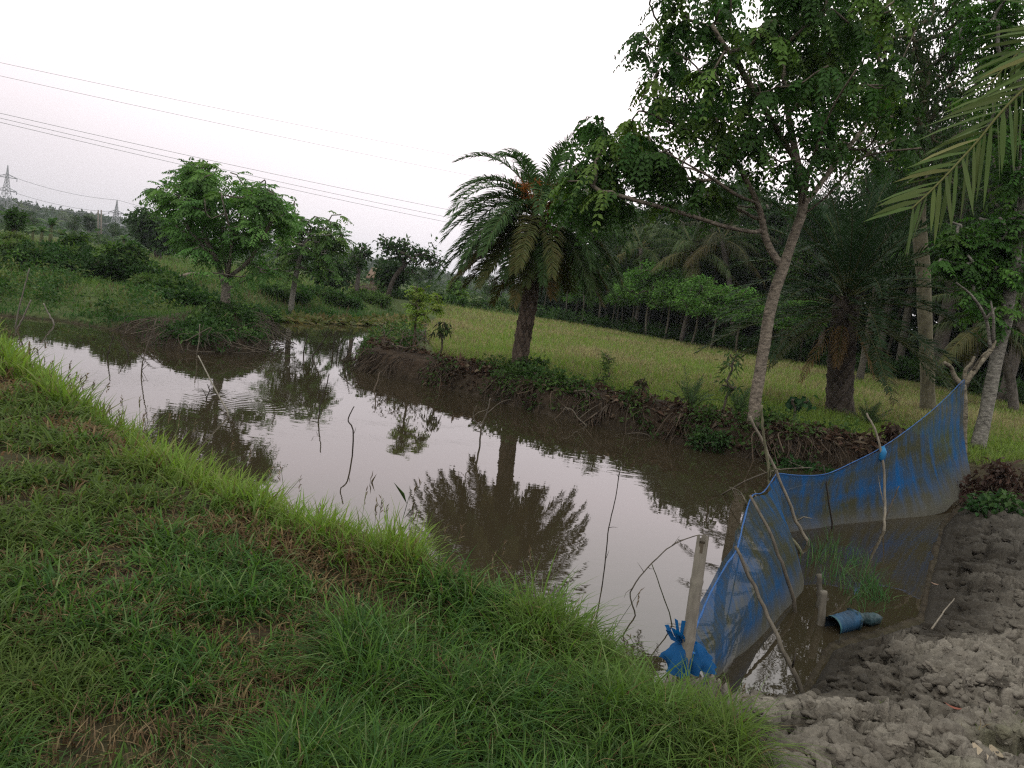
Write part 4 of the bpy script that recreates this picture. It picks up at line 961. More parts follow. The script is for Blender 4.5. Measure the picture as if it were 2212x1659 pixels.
TOPR = [P(1678, 1022, 7.7), P(1725, 1027, 7.9), P(1784, 1024, 8.2), P(1840, 1000, 8.6), P(1902, 968, 9.0), P(1965, 925, 9.9), P(2030, 872, 10.8), P(2082, 820, 11.6)]
BOTL = [knot + np.array([.02, 0, -.26]), G(1538, 1472, -.02), G(1640, 1392, -.06), G(1715, 1315, -.06), G(1742, 1278, -.05)]
BOTL2 = BOTL + [G(1722, 1220, -.05), G(1690, 1164, -.06)]
BOTR = [G(1690, 1164, -.06), G(1740, 1156, -.06), G(1800, 1148, -.06), G(1870, 1140, -.06), G(1950, 1130, -.06), G(2020, 1112, 0.0), G(2060, 1090, .06), P(2100, 1040, 11.3)]
net = thing("fishing_net", "blue fine-mesh net strung on stakes across the ditch, streaked with dried mud", "net", G(1690, 1164, 0))
no = np.array(net.location)
nL = MB(); V, Q, C, ta_ = net_panel(TOPL, BOTL2, 120, 26, 0, .42, 3, .05); nL.add(V, Q=Q, C=C); nL.build("net_panel", M_NET, net, smooth=True, origin=no)
nR = MB(); V, Q, C, tb_ = net_panel(TOPR, BOTR, 130, 26, .42, 1.0, 8, -.06); nR.add(V, Q=Q, C=C); nR.build("net_panel", M_NET, net, smooth=True, origin=no)
rp = MB(); V, T, Q = tube(np.concatenate([ta_, tb_[1:]])[::2], .006, 5, .4); rp.add(V, T, Q, (.012, .08, .25)); rp.build("head_rope", M_BLUE, net, smooth=True, origin=no)
# gathered cloth tied round the post: ruffled skirt and tuft
r = np.random.default_rng(3); kb = MB(); na_, nv_ = 120, 10
th = np.linspace(0, 2 * math.pi, na_); vv = np.linspace(0, 1, nv_)
lob = np.abs(np.cos(th[:, None] - .25)) ** 1.5
Rr = .036 + vv[None] ** .85 * (.018 + .088 * lob) * (1 + .3 * (vnoise(th[:, None] * 1.9, vv[None] * 2, 5) - .5)) + .006 * vv[None] * np.sin(th[:, None] * 9 + 4 * vv[None]) + .04 * vv[None] * (vnoise(th[:, None] * 6, vv[None] * 3, 9) - .5)
kz = .03 - .125 * vv[None] * (1 - .35 * lob) - .05 * vv[None] ** 2 * (vnoise(th[:, None] * 3, vv[None], 7))
KV = np.stack([knot[0] + Rr * np.cos(th)[:, None], knot[1] + Rr * np.sin(th)[:, None], knot[2] + kz], -1)
i = np.arange(na_ - 1)[:, None] * nv_ + np.arange(nv_ - 1)[None]
kb.add(KV.reshape(-1, 3), Q=np.stack([i, i + nv_, i + nv_ + 1, i + 1], -1).reshape(-1, 4), C=(.018, .10, .26))
for k in range(8):
    a = r.random() * 6.28; d = unit(np.array([-.55 + .3 * r.normal(), -.2 + .3 * r.normal(), .9])); s0 = knot + np.array([-.035, -.02, .02])
    q = np.array([s0, s0 + d * .06 + r.normal(size=3) * .01, s0 + d * (.09 + .04 * r.random()) + r.normal(size=3) * .008]); w_ = np.array([.012 * math.cos(a), .012 * math.sin(a), 0])
    kb.add(np.concatenate([q - w_, q + w_]), Q=[[0, 1, 4, 3], [1, 2, 5, 4]], C=np.array([.018, .10, .26]))
kb.build("knot", M_CLOTH, net, smooth=True, origin=no)
V, T, Q = tube([knot + np.array([.040 * math.cos(a), .040 * math.sin(a), .012 * math.sin(a * 2)]) for a in np.linspace(0, 6.28, 24)], .008, 5)
MB().add(V, T, Q, (.02, .15, .45)).build("tie", M_BLUE, net, origin=no)
tk = P(1905, 975, 8.97); V, T, Q = tube([tk + np.array([0, 0, .05]), tk + [.0, -.03, .0], tk + [-.01, -.035, -.08], tk + [0, -.02, -.12]], [.03, .04, .035, .012], 7, .2)
MB().add(V, T, Q, (.015, .16, .36)).build("tie", M_BLUE, net, origin=no)

# split bamboo post with the knot
pst = thing("bamboo_post", "thick weathered bamboo post with a hollow split top tied with blue net cloth", "post", post_b)
s = np.linspace(0, 1, 60)[:, None]; pts = post_b + (post_t - post_b) * s
node = np.exp(-((np.abs((s[:, 0] * 3.3) % 1 - .5)) / .035) ** 2)
disp = np.zeros((60, 18)) + .004 * node[:, None]
ax = unit(post_t - post_b); vw = unit(np.array([0, 0, CAM_Z]) - post_t); vw = unit(vw - ax * (vw @ ax))
V, T, Q = tube(pts, .031 - .004 * s[:, 0], 24, .01, False, np.zeros((60, 24)) + .0045 * node[:, None])
ctr = V.reshape(60, 24, 3) - pts[:, None]; face = (unit(ctr) @ vw)                       # the split: a slot open at the top, wider above
gone = (face > np.interp(s[:, 0], [.86, .90, 1.0], [2, .93, .80])[:, None]).reshape(-1) | ((s[:, 0] > .975)[:, None] & (vnoise(np.arange(24)[None] * .6, s * 40, 4) > .62)).reshape(-1)
Q = Q[~gone[Q].all(1)]
MB().add(V, Q=Q, C=(.19, .172, .145)).build("culm", M_STICK, pst, smooth=True, origin=post_b)
V, T, Q = tube(pts[44:58], .027, 18, 0, True); MB().add(V, Q=Q[:, ::-1], C=(.085, .07, .052)).build("hollow_end", M_STICK, pst, smooth=True, origin=post_b)
V, T, Q = tube(pts[40:45], .023, 18, 0, True); MB().add(V, T, Q, C=(.05, .04, .03)).build("inner_node", M_STICK, pst, origin=post_b)

def stick(label, pts, rad, col=(.16, .14, .11), cat="stick", name="stick", group=None, twigs=0, seed=1, taper=.6, parts=None):
    r = np.random.default_rng(seed); pts = np.asarray(pts, float)
    s = smooth_line(pts, 5) if len(pts) > 2 else np.linspace(pts[0], pts[1], 8)
    s[1:-1] += r.normal(size=(len(s) - 2, 3)) * (min(rad * .2, .004) if rad < .025 else .0012)
    mb = MB(); n = len(s); V, T, Q = tube(s, rad * (1 - (1 - taper) * np.linspace(0, 1, n)), 9, .12 if rad < .02 else .03); mb.add(V, T, Q, col)
    for k in range(twigs):
        j = int(r.integers(n // 3, n - 1)); d = unit(r.normal(size=3) + np.array([0, 0, .6])); L = rad * (8 + 14 * r.random())
        V, T, Q = tube([s[j], s[j] + d * L * .5, s[j] + d * L + r.normal(size=3) * L * .15], [rad * .45, rad * .35, rad * .15], 4); mb.add(V, T, Q, col)
    for pl in (parts or []):
        V, T, Q = tube(smooth_line(pl, 4), rad * .6 * np.linspace(1, .35, len(smooth_line(pl, 4))), 5, .1); mb.add(V, T, Q, col)
    o = mb.build(name, M_STICK, origin=s[0]); return tag(o, label, cat, group)
GS = "stakes holding up the blue net"; PL = (.21, .185, .145); DK = (.05, .042, .034); MDK = (.11, .095, .075)
def dip(p, d=.25): q = np.array(p, float); q[2] -= d; return q
b = G(1735, 1500, .0); stick("long crooked stake leaning left against the near end of the net", [dip(b, .1), b, P(1690, 1400, b[1] + .1), P(1640, 1290, 4.7), P(1588, 1180, 4.82)], .017, MDK, "stake", "net_stake", GS, 1, 2)
b = G(1718, 1322, 0); stick("dark crooked stake whose top props the net's highest near corner", [dip(b), b, P(1700, 1250, b[1] - .02), P(1668, 1160, b[1] + .02), P(1620, 1070, 5.86)], .017, MDK, "stake", "net_stake", GS, 0, 3)
b = G(1745, 1178, 0); stick("straight pale stake crossing its neighbour, topped by a broken yellowish end", [dip(b), b, P(1720, 1125, 7.55), P(1690, 1050, 7.5), P(1652, 965, 7.45), P(1621, 900, 7.4)], .020, PL, "stake", "net_stake", GS, 1, 4)
b = G(1733, 1196, 0); stick("tall kinked greenish stake reaching highest at the bend of the net", [dip(b), b, P(1700, 1150, 7.2), P(1668, 1080, 7.2), P(1660, 1010, 7.2), P(1648, 930, 7.15), P(1646, 875, 7.1)], .018, (.15, .145, .09), "stake", "net_stake", GS, 2, 5)
b = G(1798, 1142, 0); stick("thin dark stake standing in the middle of the far net panel", [dip(b), b, P(1790, 1080, 8.25), P(1779, 1005, 8.2)], .012, DK, "stake", "net_stake", GS, 0, 6)
b = G(1909, 1146, 0); stick("pale bent stake in front of the far net panel with a blue tie", [dip(b), b, P(1912, 1080, 8.85), P(1908, 1000, 8.92), P(1893, 935, 8.95), P(1872, 892, 9.0)], .018, PL, "stake", "net_stake", GS, 1, 7)
b = G(1908, 1132, 0); stick("short leaning twig beside the pale bent stake", [dip(b), b, P(1925, 1090, 8.9), P(1942, 1050, 8.9)], .011, MDK, "stake", "net_stake", GS, 0, 8)
b = G(1720, 1140, 0); stick("short black stub poking out at the foot of the far net", [dip(b), P(1719, 1118, b[1])], .014, DK, "stake", "net_stake", GS)
b = G(1635, 1342, 0); stick("dark mossy stub leaning right in the muddy puddle", [dip(b), b, P(1645, 1325, b[1]), P(1658, 1304, b[1])], .020, DK, "stake", "net_stake", GS)
b = G(1610, 1130, 0); stick("twiggy branch bent over behind the net's near corner", [dip(b), P(1612, 1100, 6.6), P(1600, 1065, 6.6), P(1575, 1052, 6.6)], .007, MDK, "branch", "branch", None, 5, 10)
b = G(1600, 1050, 0); stick("thin branch lying across the water behind the bend of the net", [P(1560, 1068, 9.3), P(1620, 1035, 9.0), P(1680, 1015, 8.9), P(1755, 1010, 8.9)], .010, MDK, "branch", "branch", None, 4, 11)
# stumps in the puddle
b = G(1773, 1350, 0); stick("thick pale bamboo stub standing in the puddle beside the blue pipe", [dip(b), b, P(1776, 1310, b[1]), P(1779, 1277, b[1])], .029, (.15, .135, .11), "stump", "bamboo_stump", None, 0, 12, .92)
b = G(1768, 1312, 0); stick("thinner taller dark bamboo stub behind the thick pale one in the puddle", [dip(b), b, P(1769, 1275, b[1]), P(1769, 1240, b[1])], .022, (.105, .095, .075), "stump", "bamboo_stump", None, 0, 13, .92)
# blue pipe with a ragged sleeve
pa = P(1798, 1352, 5.35); pz = P(1843, 1352, 5.47); pa[2] = .03; pz[2] = .06
pipe = thing("blue_pipe", "short dark blue plastic pipe lying in the puddle edge, wrapped in a ragged sleeve", "pipe", pa); dx = unit(pz - pa)
s = np.linspace(0, 1, 18)[:, None]; V, T, Q = tube(pa + (pz - pa) * s, .071 + .003 * np.sin(s[:, 0] * 40), 28, 0, False); MB().add(V, T, Q, (.014, .052, .105)).build("barrel", M_PIPE, pipe, smooth=True, origin=pa)
V, T, Q = tube(pa + (pz - pa) * s * .9, .065, 28, 0, False); mbp = MB().add(V, T, Q, (.012, .02, .03)); V, T, Q = tube([pz - dx * .02, pz - dx * .015], .065, 28); mbp.add(V, T, Q, (.01, .015, .02)); mbp.build("bore", M_BLUE, pipe, smooth=True, origin=pa)
V, T, Q = tube([pa - dx * .004, pa + dx * .012], .075, 28, 0, False); MB().add(V, T, Q, (.03, .10, .12)).build("rim", M_PIPE, pipe, smooth=True, origin=pa)
sv = np.array([pz - dx * .02, pz + dx * .05, pz + dx * .14 + [0, 0, -.03], pz + dx * .24 + [0, 0, -.05], pz + dx * .33 + [0, 0, -.06]])
sv = smooth_line(sv, 6); nn = len(sv); V, T, Q = tube(sv, np.interp(np.linspace(0, 1, nn), [0, .15, .3, .55, .8, 1], [.077, .058, .034, .050, .04, .010]), 22, .16); MB().add(V, T, Q, (.025, .055, .065)).build("sleeve", M_PIPE, pipe, smooth=True, origin=pa)
# broken forked stub that carries the net's far end
fb_ = P(2096, 985, 11.9); fb_[2] = Hs(fb_[0], fb_[1]) - .1
fk = thing("forked_stub", "dead forked stub with cut branch ends that holds the net's raised far corner", "tree stump", fb_)
mb = MB(); YF = 11.8
for l, rr in (([fb_, P(2082, 900, YF), P(2080, 830, YF)], (.06, .05)), ([P(2080, 832, YF), P(2105, 800, YF), P(2140, 755, YF + .1), P(2148, 735, YF + .1)], (.05, .03)), ([P(2081, 835, YF), P(2063, 815, YF), P(2055, 795, YF), P(2040, 783, YF - .1)], (.045, .025)), ([P(2083, 832, YF), P(2086, 800, YF), P(2098, 785, YF), P(2105, 770, YF)], (.035, .018)), ([P(2100, 803, YF), P(2125, 765, YF - .2), P(2145, 757, YF - .2)], (.02, .01))):
    q = smooth_line(l, 5); V, T, Q = tube(q, np.linspace(rr[0], rr[1], len(q)), 8, .1); mb.add(V, T, Q, (.17, .15, .11))
mb.build("trunk", M_PALEBARK, fk, smooth=True, origin=fb_)
mb = MB()
for l in ([P(2140, 755, YF + .1), P(2130, 690, YF + .1), P(2100, 640, YF), P(2065, 610, YF)], [P(2145, 740, YF + .1), P(2146, 690, YF), P(2140, 650, YF)], [P(2130, 690, YF + .1), P(2150, 665, YF)]):
    q = smooth_line(l, 5); V, T, Q = tube(q, np.linspace(.028, .012, len(q)), 6, .1); mb.add(V, T, Q, (.15, .14, .12))
mb.build("branch", M_PALEBARK, fk, smooth=True, origin=fb_)

# ------------------------------------------------------------------ sticks standing in the pond
def wstick(label, wx, wy, pts, rad, col, twigs=0, seed=1, lean=0., parts=None):
    b = G(wx, wy, 0); q = [dip(b), b]
    for k, (a, c) in enumerate(pts): q.append(P(a, c, b[1] + lean * (k + 1)))
    pr = [[P(a, c, b[1] + lean * .5) for a, c in pl] for pl in (parts or [])]
    return stick(label, q, rad, col, twigs=twigs, seed=seed, parts=pr)
wstick("long pale bare pole slanting out of the open water below the mound tree's reflection", 494, 898, [(462, 836), (428, 768)], .013, (.26, .24, .20), 0, 21, .1)
wstick("dark kinked stick with a forked top in midstream, left of the palm bank", 690, 893, [(693, 868), (703, 838), (711, 809)], .012, DK, 2, 22)
wstick("thin tall bent stick in open water, its tip kinked right", 761, 985, [(763, 930), (752, 906), (765, 878)], .010, DK, 1, 23)
wstick("knobbly twiggy stick in front of the palm bank's undercut edge", 1036, 965, [(1040, 925), (1053, 885), (1060, 860)], .014, MDK, 4, 24, 0, [[(1040, 925), (1022, 900), (1030, 875)], [(1050, 895), (1080, 870), (1105, 862)]])
wstick("tall thin dark stick curving up from open water near the grass, with tiny thorns", 1300, 1268, [(1308, 1210), (1315, 1140), (1330, 1075), (1338, 1020)], .0055, DK, 4, 25)
wstick("arching thorny twig beside the bamboo post, curved over to the right", 1372, 1330, [(1362, 1280), (1400, 1225), (1450, 1180), (1500, 1158), (1532, 1156)], .0055, MDK, 8, 26)
wstick("thin straight reed stem leaning left of the bamboo post", 1452, 1352, [(1430, 1280), (1408, 1218)], .005, (.08, .085, .05), 0, 27)
wstick("slanting grey pole at the far left, its foot in the water", 37, 712, [(52, 682), (67, 648)], .022, (.17, .15, .13), 0, 28)
wstick("short grey pole leaning left near the far left shore", 118, 702, [(106, 680), (94, 655)], .022, (.20, .18, .155), 0, 29)
wstick("tall thin grey pole crossing the bank at the far left", 33, 705, [(48, 640), (64, 580)], .020, (.17, .155, .13), 0, 30)
wstick("dark twig slanting from the water between the left bank and the mound", 232, 772, [(239, 745), (246, 722)], .013, DK, 1, 31)
wstick("pair-forked dark twig in the water in front of the mound", 278, 772, [(272, 755), (262, 732)], .013, DK, 0, 32, 0, [[(278, 770), (275, 750), (272, 738)]])
wstick("long thin twig leaning right in front of the mound's left side", 306, 800, [(312, 765), (338, 690)], .013, MDK, 3, 33)
wstick("upright pale branch standing against the mound's dark face", 425, 765, [(430, 735), (432, 700)], .016, (.17, .15, .12), 1, 34)
wstick("slanting dark branch on the left of the mound's dark face", 362, 745, [(368, 720), (377, 690)], .014, MDK, 1, 35)
wstick("upright dark stake in the channel behind the mound's tip", 656, 762, [(660, 740), (664, 722)], .020, DK, 0, 36)
wstick("leaning dark stake in the channel, left of the reeds", 674, 772, [(690, 748), (706, 723)], .018, DK, 1, 37)
wstick("forked dark stake standing before the sky-bright water behind the reeds", 719, 756, [(721, 735), (724, 716)], .018, DK, 0, 38, 0, [[(720, 745), (726, 728), (728, 716)]])
wstick("short dark stake among the reeds at the palm bank's tip", 728, 768, [(731, 750), (733, 744)], .018, DK, 0, 39)
wstick("leaning dark stake at the right of the reeds", 742, 785, [(755, 755), (768, 725)], .016, DK, 1, 40)
wstick("short slanting stake nearest the palm bank's tip", 808, 842, [(815, 825), (820, 805)], .014, (.16, .13, .10), 0, 41)
wstick("forked twig with a bushy top above the ripples", 446, 862, [(452, 845), (448, 830)], .009, DK, 3, 42, 0, [[(450, 850), (458, 838), (455, 826)], [(446, 858), (440, 845), (435, 838)]])
wstick("low bent twig just touching the water under the fallen palm leaves", 1405, 945, [(1388, 975), (1345, 1000)] and [(1380, 935), (1350, 938)], .010, MDK, 0, 43)
wstick("small squiggly pale twig in the dark water below the big tree", 1632, 1092, [(1634, 1075), (1630, 1060)], .008, (.25, .22, .18), 1, 44)
wstick("thin pale twig floating flat near the big tree's foot", 1688, 1068, [(1720, 1052), (1752, 1046)], .008, (.20, .17, .13), 1, 45)
wstick("bare forked branch drooping from the palm bank into the water", 1265, 920, [(1250, 905), (1235, 885), (1220, 880)], .012, (.16, .14, .11), 3, 46, 0, [[(1250, 905), (1275, 885), (1300, 870)]])
# ------------------------------------------------------------------ far things: pylons, poles, wires, hut
def pylon(pbx, pby, ptx, pty, Y, label, arms, wb, lw):
    b = P(pbx, pby, Y); tp = P(ptx, pty, Y); b[2] = min(b[2], Hs(b[0], b[1]) + 14.0); H = tp[2] - b[2]
    t = thing("pylon", label, "pylon", b, "lattice pylons on the skyline")
    def wdt(f): return wb * (1 - f) ** 1.35 * .5 + .10
    def corner(f): w_ = wdt(f); return [np.array([sx * w_, sy * w_, f * H]) for sx, sy in ((-1, -1), (1, -1), (1, 1), (-1, 1))]
    mb = MB(); lv = np.concatenate([[0, .2, .36, .48, .58], np.linspace(.64, 1, 8)])
    for q in range(4):
        V, T, Q = tube([corner(f)[q] for f in lv], lw, 4); mb.add(V, T, Q, (.36, .37, .39))
    mb.build("leg_frame", M_METAL, t)
    mb = MB()
    for a, c in zip(lv[:-1], lv[1:]):
        ca, cc = corner(a), corner(c)
        for q in range(4):
            q2 = (q + 1) % 4
            for s0, s1 in ((ca[q], cc[q2]), (ca[q2], cc[q]), (cc[q], cc[q2])):
                V, T, Q = tube([s0, s1], lw * .6, 3, cap=False); mb.add(V, T, Q, (.36, .37, .39))
    mb.build("bracing", M_METAL, t)
    ends = []
    for f, hw in arms:
        mb = MB(); z = f * H; w_ = wdt(f)
        for s_ in (-1, 1):
            tip = np.array([s_ * hw, 0, z])
            for q in ((s_ * w_, w_, z), (s_ * w_, -w_, z), (s_ * w_ * .7, 0, z + .05 * H)):
                V, T, Q = tube([np.array(q), tip], lw * 1.5, 3); mb.add(V, T, Q, (.33, .34, .36))
            ends.append(b + tip)
        o = mb.build("cross_arm", M_METAL, t)
        for s_ in (-1, 1):
            V, T, Q = tube([[s_ * hw, 0, z], [s_ * hw, 0, z - .045 * H]], lw * 1.3, 5); MB().add(V, T, Q, (.15, .16, .18)).build("insulator", M_METAL, o)
    return b, tp, ends
A1 = pylon(9, 500, 15, 357, 310, "larger lattice pylon with three pairs of arms at the left edge of the picture", [(.82, 4.0), (.62, 4.2), (.44, 4.6)], 6.6, .11)
A2 = pylon(246, 530, 254, 432, 330, "smaller dark lattice pylon beside the pair of concrete poles", [(.72, 3.2), (.45, 4.0)], 6.0, .13)
def wire(label, pts, Y0, Y1, rad, sag=0.):
    (ax_, ay), (bx_, by) = pts; a = P(ax_, ay, Y0); b = P(bx_, by, Y1); t = np.linspace(0, 1, 30)[:, None]
    q = a + (b - a) * t; q[:, 2] -= (sag * 4 * t * (1 - t))[:, 0]
    V, T, Q = tube(q, rad, 4); o = MB().add(V, T, Q, (.30, .30, .31)).build("power_line", M_METAL, origin=a); return tag(o, label, "power line", "power lines crossing the sky")
wire("topmost faint wire running from the upper left down to the palm's crown", [(-80, 118), (1500, 430)], 70, 130, .016, .5)
wire("second faint wire from the top, slanting down to the palm", [(-80, 146), (1500, 470)], 70, 130, .016, .5)
wire("upper of the three close dark wires crossing the middle of the sky", [(-80, 226), (1500, 545)], 62, 120, .018, .8)
wire("middle one of the three close dark wires crossing the middle of the sky", [(-80, 236), (1500, 565)], 62, 120, .018, .8)
wire("lowest of the three close dark wires crossing the middle of the sky", [(-80, 245), (1500, 577)], 62, 120, .018, .8)
for lb, y0, y1, y2 in [("upper wire strung between the two lattice pylons and on past the mound tree", 380, 432, 640), ("second wire between the two lattice pylons, reaching the smaller one's upper arm", 413, 459, 655), ("third wire between the two lattice pylons, just under the second", 431, 462, 664), ("lowest dark wire between the lattice pylons, passing in front of the hill", 442, 484, 688)]:
    a = P(-300, y0 - 55, 300); m1 = P(22, y0, 310); m2 = P(254, y1, 330); b = P(1400, y2 + 20, 420); q = []
    for s0, s1, sg in ((a, m1, 1.), (m1, m2, 1.6), (m2, b, 6.)):
        t = np.linspace(0, 1, 16)[:, None]; k = s0 + (s1 - s0) * t; k[:, 2] -= (sg * 4 * t * (1 - t))[:, 0]; q.append(k[:-1])
    V, T, Q = tube(np.concatenate(q), .07, 4); tag(MB().add(V, T, Q, (.30, .30, .32)).build("power_line", M_METAL, origin=a), lb, "power line", "power lines crossing the sky")
for px, lb in ((212.5, "left one of the pair of bare concrete poles on the skyline"), (219.0, "right one of the pair of bare concrete poles on the skyline")):
    b = P(px, 530, 85); b[2] = Hs(b[0], b[1]) - .3; tp = P(px - .3, 453.5, 85)
    V, T, Q = tube([b, (b + tp) / 2, tp], [.09, .08, .07], 8); tag(MB().add(V, T, Q, (.20, .175, .155)).build("concrete_pole", M_CONC, origin=b), lb, "pole", "pair of concrete poles")
hb = P(822, 616, 72); hb[2] = Hs(hb[0], hb[1])
hut = thing("hut", "small thatched hut with a brown pitched roof far behind the wind-bent tree", "hut", hb)
def boxv(x0, x1, y0, y1, z0, z1):
    V = np.array([[x, y, z] for z in (z0, z1) for x, y in ((x0, y0), (x1, y0), (x1, y1), (x0, y1))], float)
    return V, [[3, 2, 1, 0], [4, 5, 6, 7], [0, 1, 5, 4], [1, 2, 6, 5], [2, 3, 7, 6], [3, 0, 4, 7]]
V, Q = boxv(-.85, .85, -.8, .8, -.3, 1.0); MB().add(V, Q=Q, C=(.16, .12, .09)).build("wall", M_STICK, hut)
V = np.array([[-1.2, -1.15, .8], [1.2, -1.15, .8], [1.0, 0, 1.75], [-1.0, 0, 1.75], [-1.2, 1.15, .8], [1.2, 1.15, .8], [-1.2, -1.12, .68], [1.2, -1.12, .68], [1.2, 1.12, .68], [-1.2, 1.12, .68]])
MB().add(V, T=[[0, 3, 4], [1, 5, 2]], Q=[[0, 1, 2, 3], [3, 2, 5, 4], [6, 7, 1, 0], [7, 8, 5, 1], [8, 9, 4, 5], [9, 6, 0, 4], [9, 8, 7, 6]], C=(.20, .14, .105)).build("roof", M_STICK, hut)
V, Q = boxv(-.2, .3, -.83, -.81, -.25, .75); MB().add(V, Q=Q, C=(.04, .032, .028)).build("door", M_STICK, hut)
b = on_ground(985, 658, .6); tz = thing("blue_tarpaulin", "small blue tarpaulin draped at the far edge of the meadow", "tarpaulin", b)
V, T, Q = tube(smooth_line([b + [-.5, 0, .0], b + [-.35, 0, .4], b + [.1, -.1, .5], b + [.5, 0, .3], b + [.6, .1, 0]], 5), [.18] * 21, 8, .25); MB().add(V, T, Q, (.03, .16, .22)).build("sheet", M_BLUE, tz, smooth=True, origin=b)
# pile of brush on the far bank
r = np.random.default_rng(61); b = on_ground(798, 632, .9); mb = MB()
for k in range(160):
    o_ = b + np.array([r.normal() * .9, r.normal() * .5, abs(r.normal()) * .25]); d = unit(np.array([r.normal(), r.normal() * .5, .2 * r.normal()])); V, T, Q = tube([o_, o_ + d * .5, o_ + d * 1.0 + [0, 0, -.1]], .018, 3); mb.add(V, T, Q, np.array([.12, .085, .07]) * (.6 + .8 * r.random()))
tag(mb.build("brush_pile", M_STICK, origin=b), "heap of dry brown brushwood on the far bank left of the hut", "brushwood")

# ------------------------------------------------------------------ shrubs and banana plants of the left bank
def shrub(name, label, px, py, Y, els, seed, leaf, n=40, cat="shrub", group=None, stemcol=(.09, .075, .055), loc=None, sc=1.0):
    """els: list of (dx, dz, rx, rz) in metres about the base"""
    r = np.random.default_rng(seed)
    if loc is None: b = P(px, py, Y); b[2] = Hs(b[0], b[1]) - .03
    else: b = np.array(loc, float)
    t = thing(name, label, cat, b, group); sk = Skel(.15 * sc); sk.limb([np.zeros(3), np.array([.02, .0, .1 * sc]), np.array([.03, .02, .2 * sc])])
    at = in_ellipsoids(n, [((dx, 0, dz), (rx, rx * .8, rz)) for dx, dz, rx, rz in els], r); at[:, 2] = np.maximum(at[:, 2], .08 * sc)
    tips = sk.grow(at, r, up=.2, maxlen=9); sb = MB(); sk.mesh(sb, .018 * sc + .006, .003 * sc + .001, stemcol, .5, 5, 0.); sb.build("stems", M_STICK, t)
    lb = MB(); tp = np.array(sk.p)[tips]
    if leaf.get("kind") == "c": clusters(lb, tp, tip_dirs(sk, tips), r, **{k: v for k, v in leaf.items() if k != "kind"})
    else: simple_leaves(lb, tp, r, **leaf)
    lb.build("foliage", M_LEAF, t); return t
SB = dict(per=60, rad=.30, L=.16, W=.085, base=(.030, .066, .018), alt=(.07, .125, .03), hang=.1, pa=.3)
SBY = dict(SB, base=(.06, .11, .028), alt=(.09, .13, .04))
GB = "dark bushes along the left bank"
for i, (px, py, Y, els, lb, sty) in enumerate([
    (120, 586, 27, [(0, .55, 1.3, .6), (.7, .4, .8, .4)], "dark rounded bush near the left edge, under the banana plants", SB),
    (50, 590, 27, [(0, .45, 1.0, .5)], "leafy bush at the very left edge of the bank", SBY),
    (190, 592, 27.5, [(0, .5, 1.2, .55), (-.5, .8, .5, .5)], "dark bush in the middle of the left bank's bush row", SB),
    (252, 590, 26, [(0, .6, 1.0, .7), (.25, 1.2, .4, .4)], "tallest vine-covered bush at the right of the left bank's row", SB),
    (312, 600, 26, [(0, .4, .9, .45), (.6, .25, .6, .3)], "low bush sloping down at the right end of the bush row", SB),
    (160, 560, 30, [(0, .5, .55, .7), (.05, 1.2, .25, .5)], "narrow vine-draped snag rising above the bush row", SB),
    (30, 560, 31, [(0, .5, .7, .8)], "pale bush under the single tuft tree at the left", SBY),
    (85, 592, 26, [(0, .5, 1.2, .5)], "dark bush filling the gap under the star-shaped banana plant", SB), (222, 594, 26.5, [(0, .5, 1.2, .5)], "dark bush just left of the tallest vine-covered bush", SB), (282, 598, 26, [(0, .5, .9, .5)], "dark bush just right of the tallest vine-covered bush", SB),
    (350, 622, 25, [(0, .4, .8, .4)], "low leafy bush between the bush row and the mound tree", SBY),
    (395, 628, 24, [(0, .35, .9, .4)], "dark bramble beside the dry straw ledge left of the mound tree", SB),
    (430, 640, 22.5, [(0, .3, .8, .35)], "bramble just left of the mound tree's trunk", SB),
    (560, 640, 27, [(0, .35, .9, .4)], "dark bush right behind the mound tree's trunk", SB),
    (690, 662, 36, [(0, .35, 1.2, .45)], "wide dark bush overhanging the far pond shore", SB),
    (735, 672, 37, [(0, .35, 1.0, .4)], "dark bush at the far shore, right of the wide one", SB),
    (610, 655, 33, [(0, .35, 1.2, .4)], "dark bush on the far shore below the pale two-trunk tree", SB),
    (800, 655, 42, [(0, .5, 1.2, .5)], "round bush far behind the pond below the hut", SBY),
    (870, 650, 50, [(0, .6, 1.5, .7)], "dark bush at the foot of the wind-bent tree", SB),
    (960, 665, 54, [(0, .6, 1.5, .8)], "dark bush on the meadow's far edge beside the blue tarpaulin", SB),
    (1030, 672, 56, [(0, .5, 1.8, .6)], "wide bush on the meadow's far edge behind the palm's fronds", SB),
    (1090, 672, 60, [(0, .8, 1.8, 1.0)], "tall bush on the meadow's far edge just left of the palm trunk", SB)]):
    shrub("bush", lb, px, py, Y, [(a, b * (.85 if i < 7 else .6), c * (1.25 if i < 6 else 1), d * (.8 if i < 7 else .55)) for a, b, c, d in els], 200 + i, sty, 80 if i < 6 else 46, group=GB if i < 6 else None)
rb_ = np.random.default_rng(62)
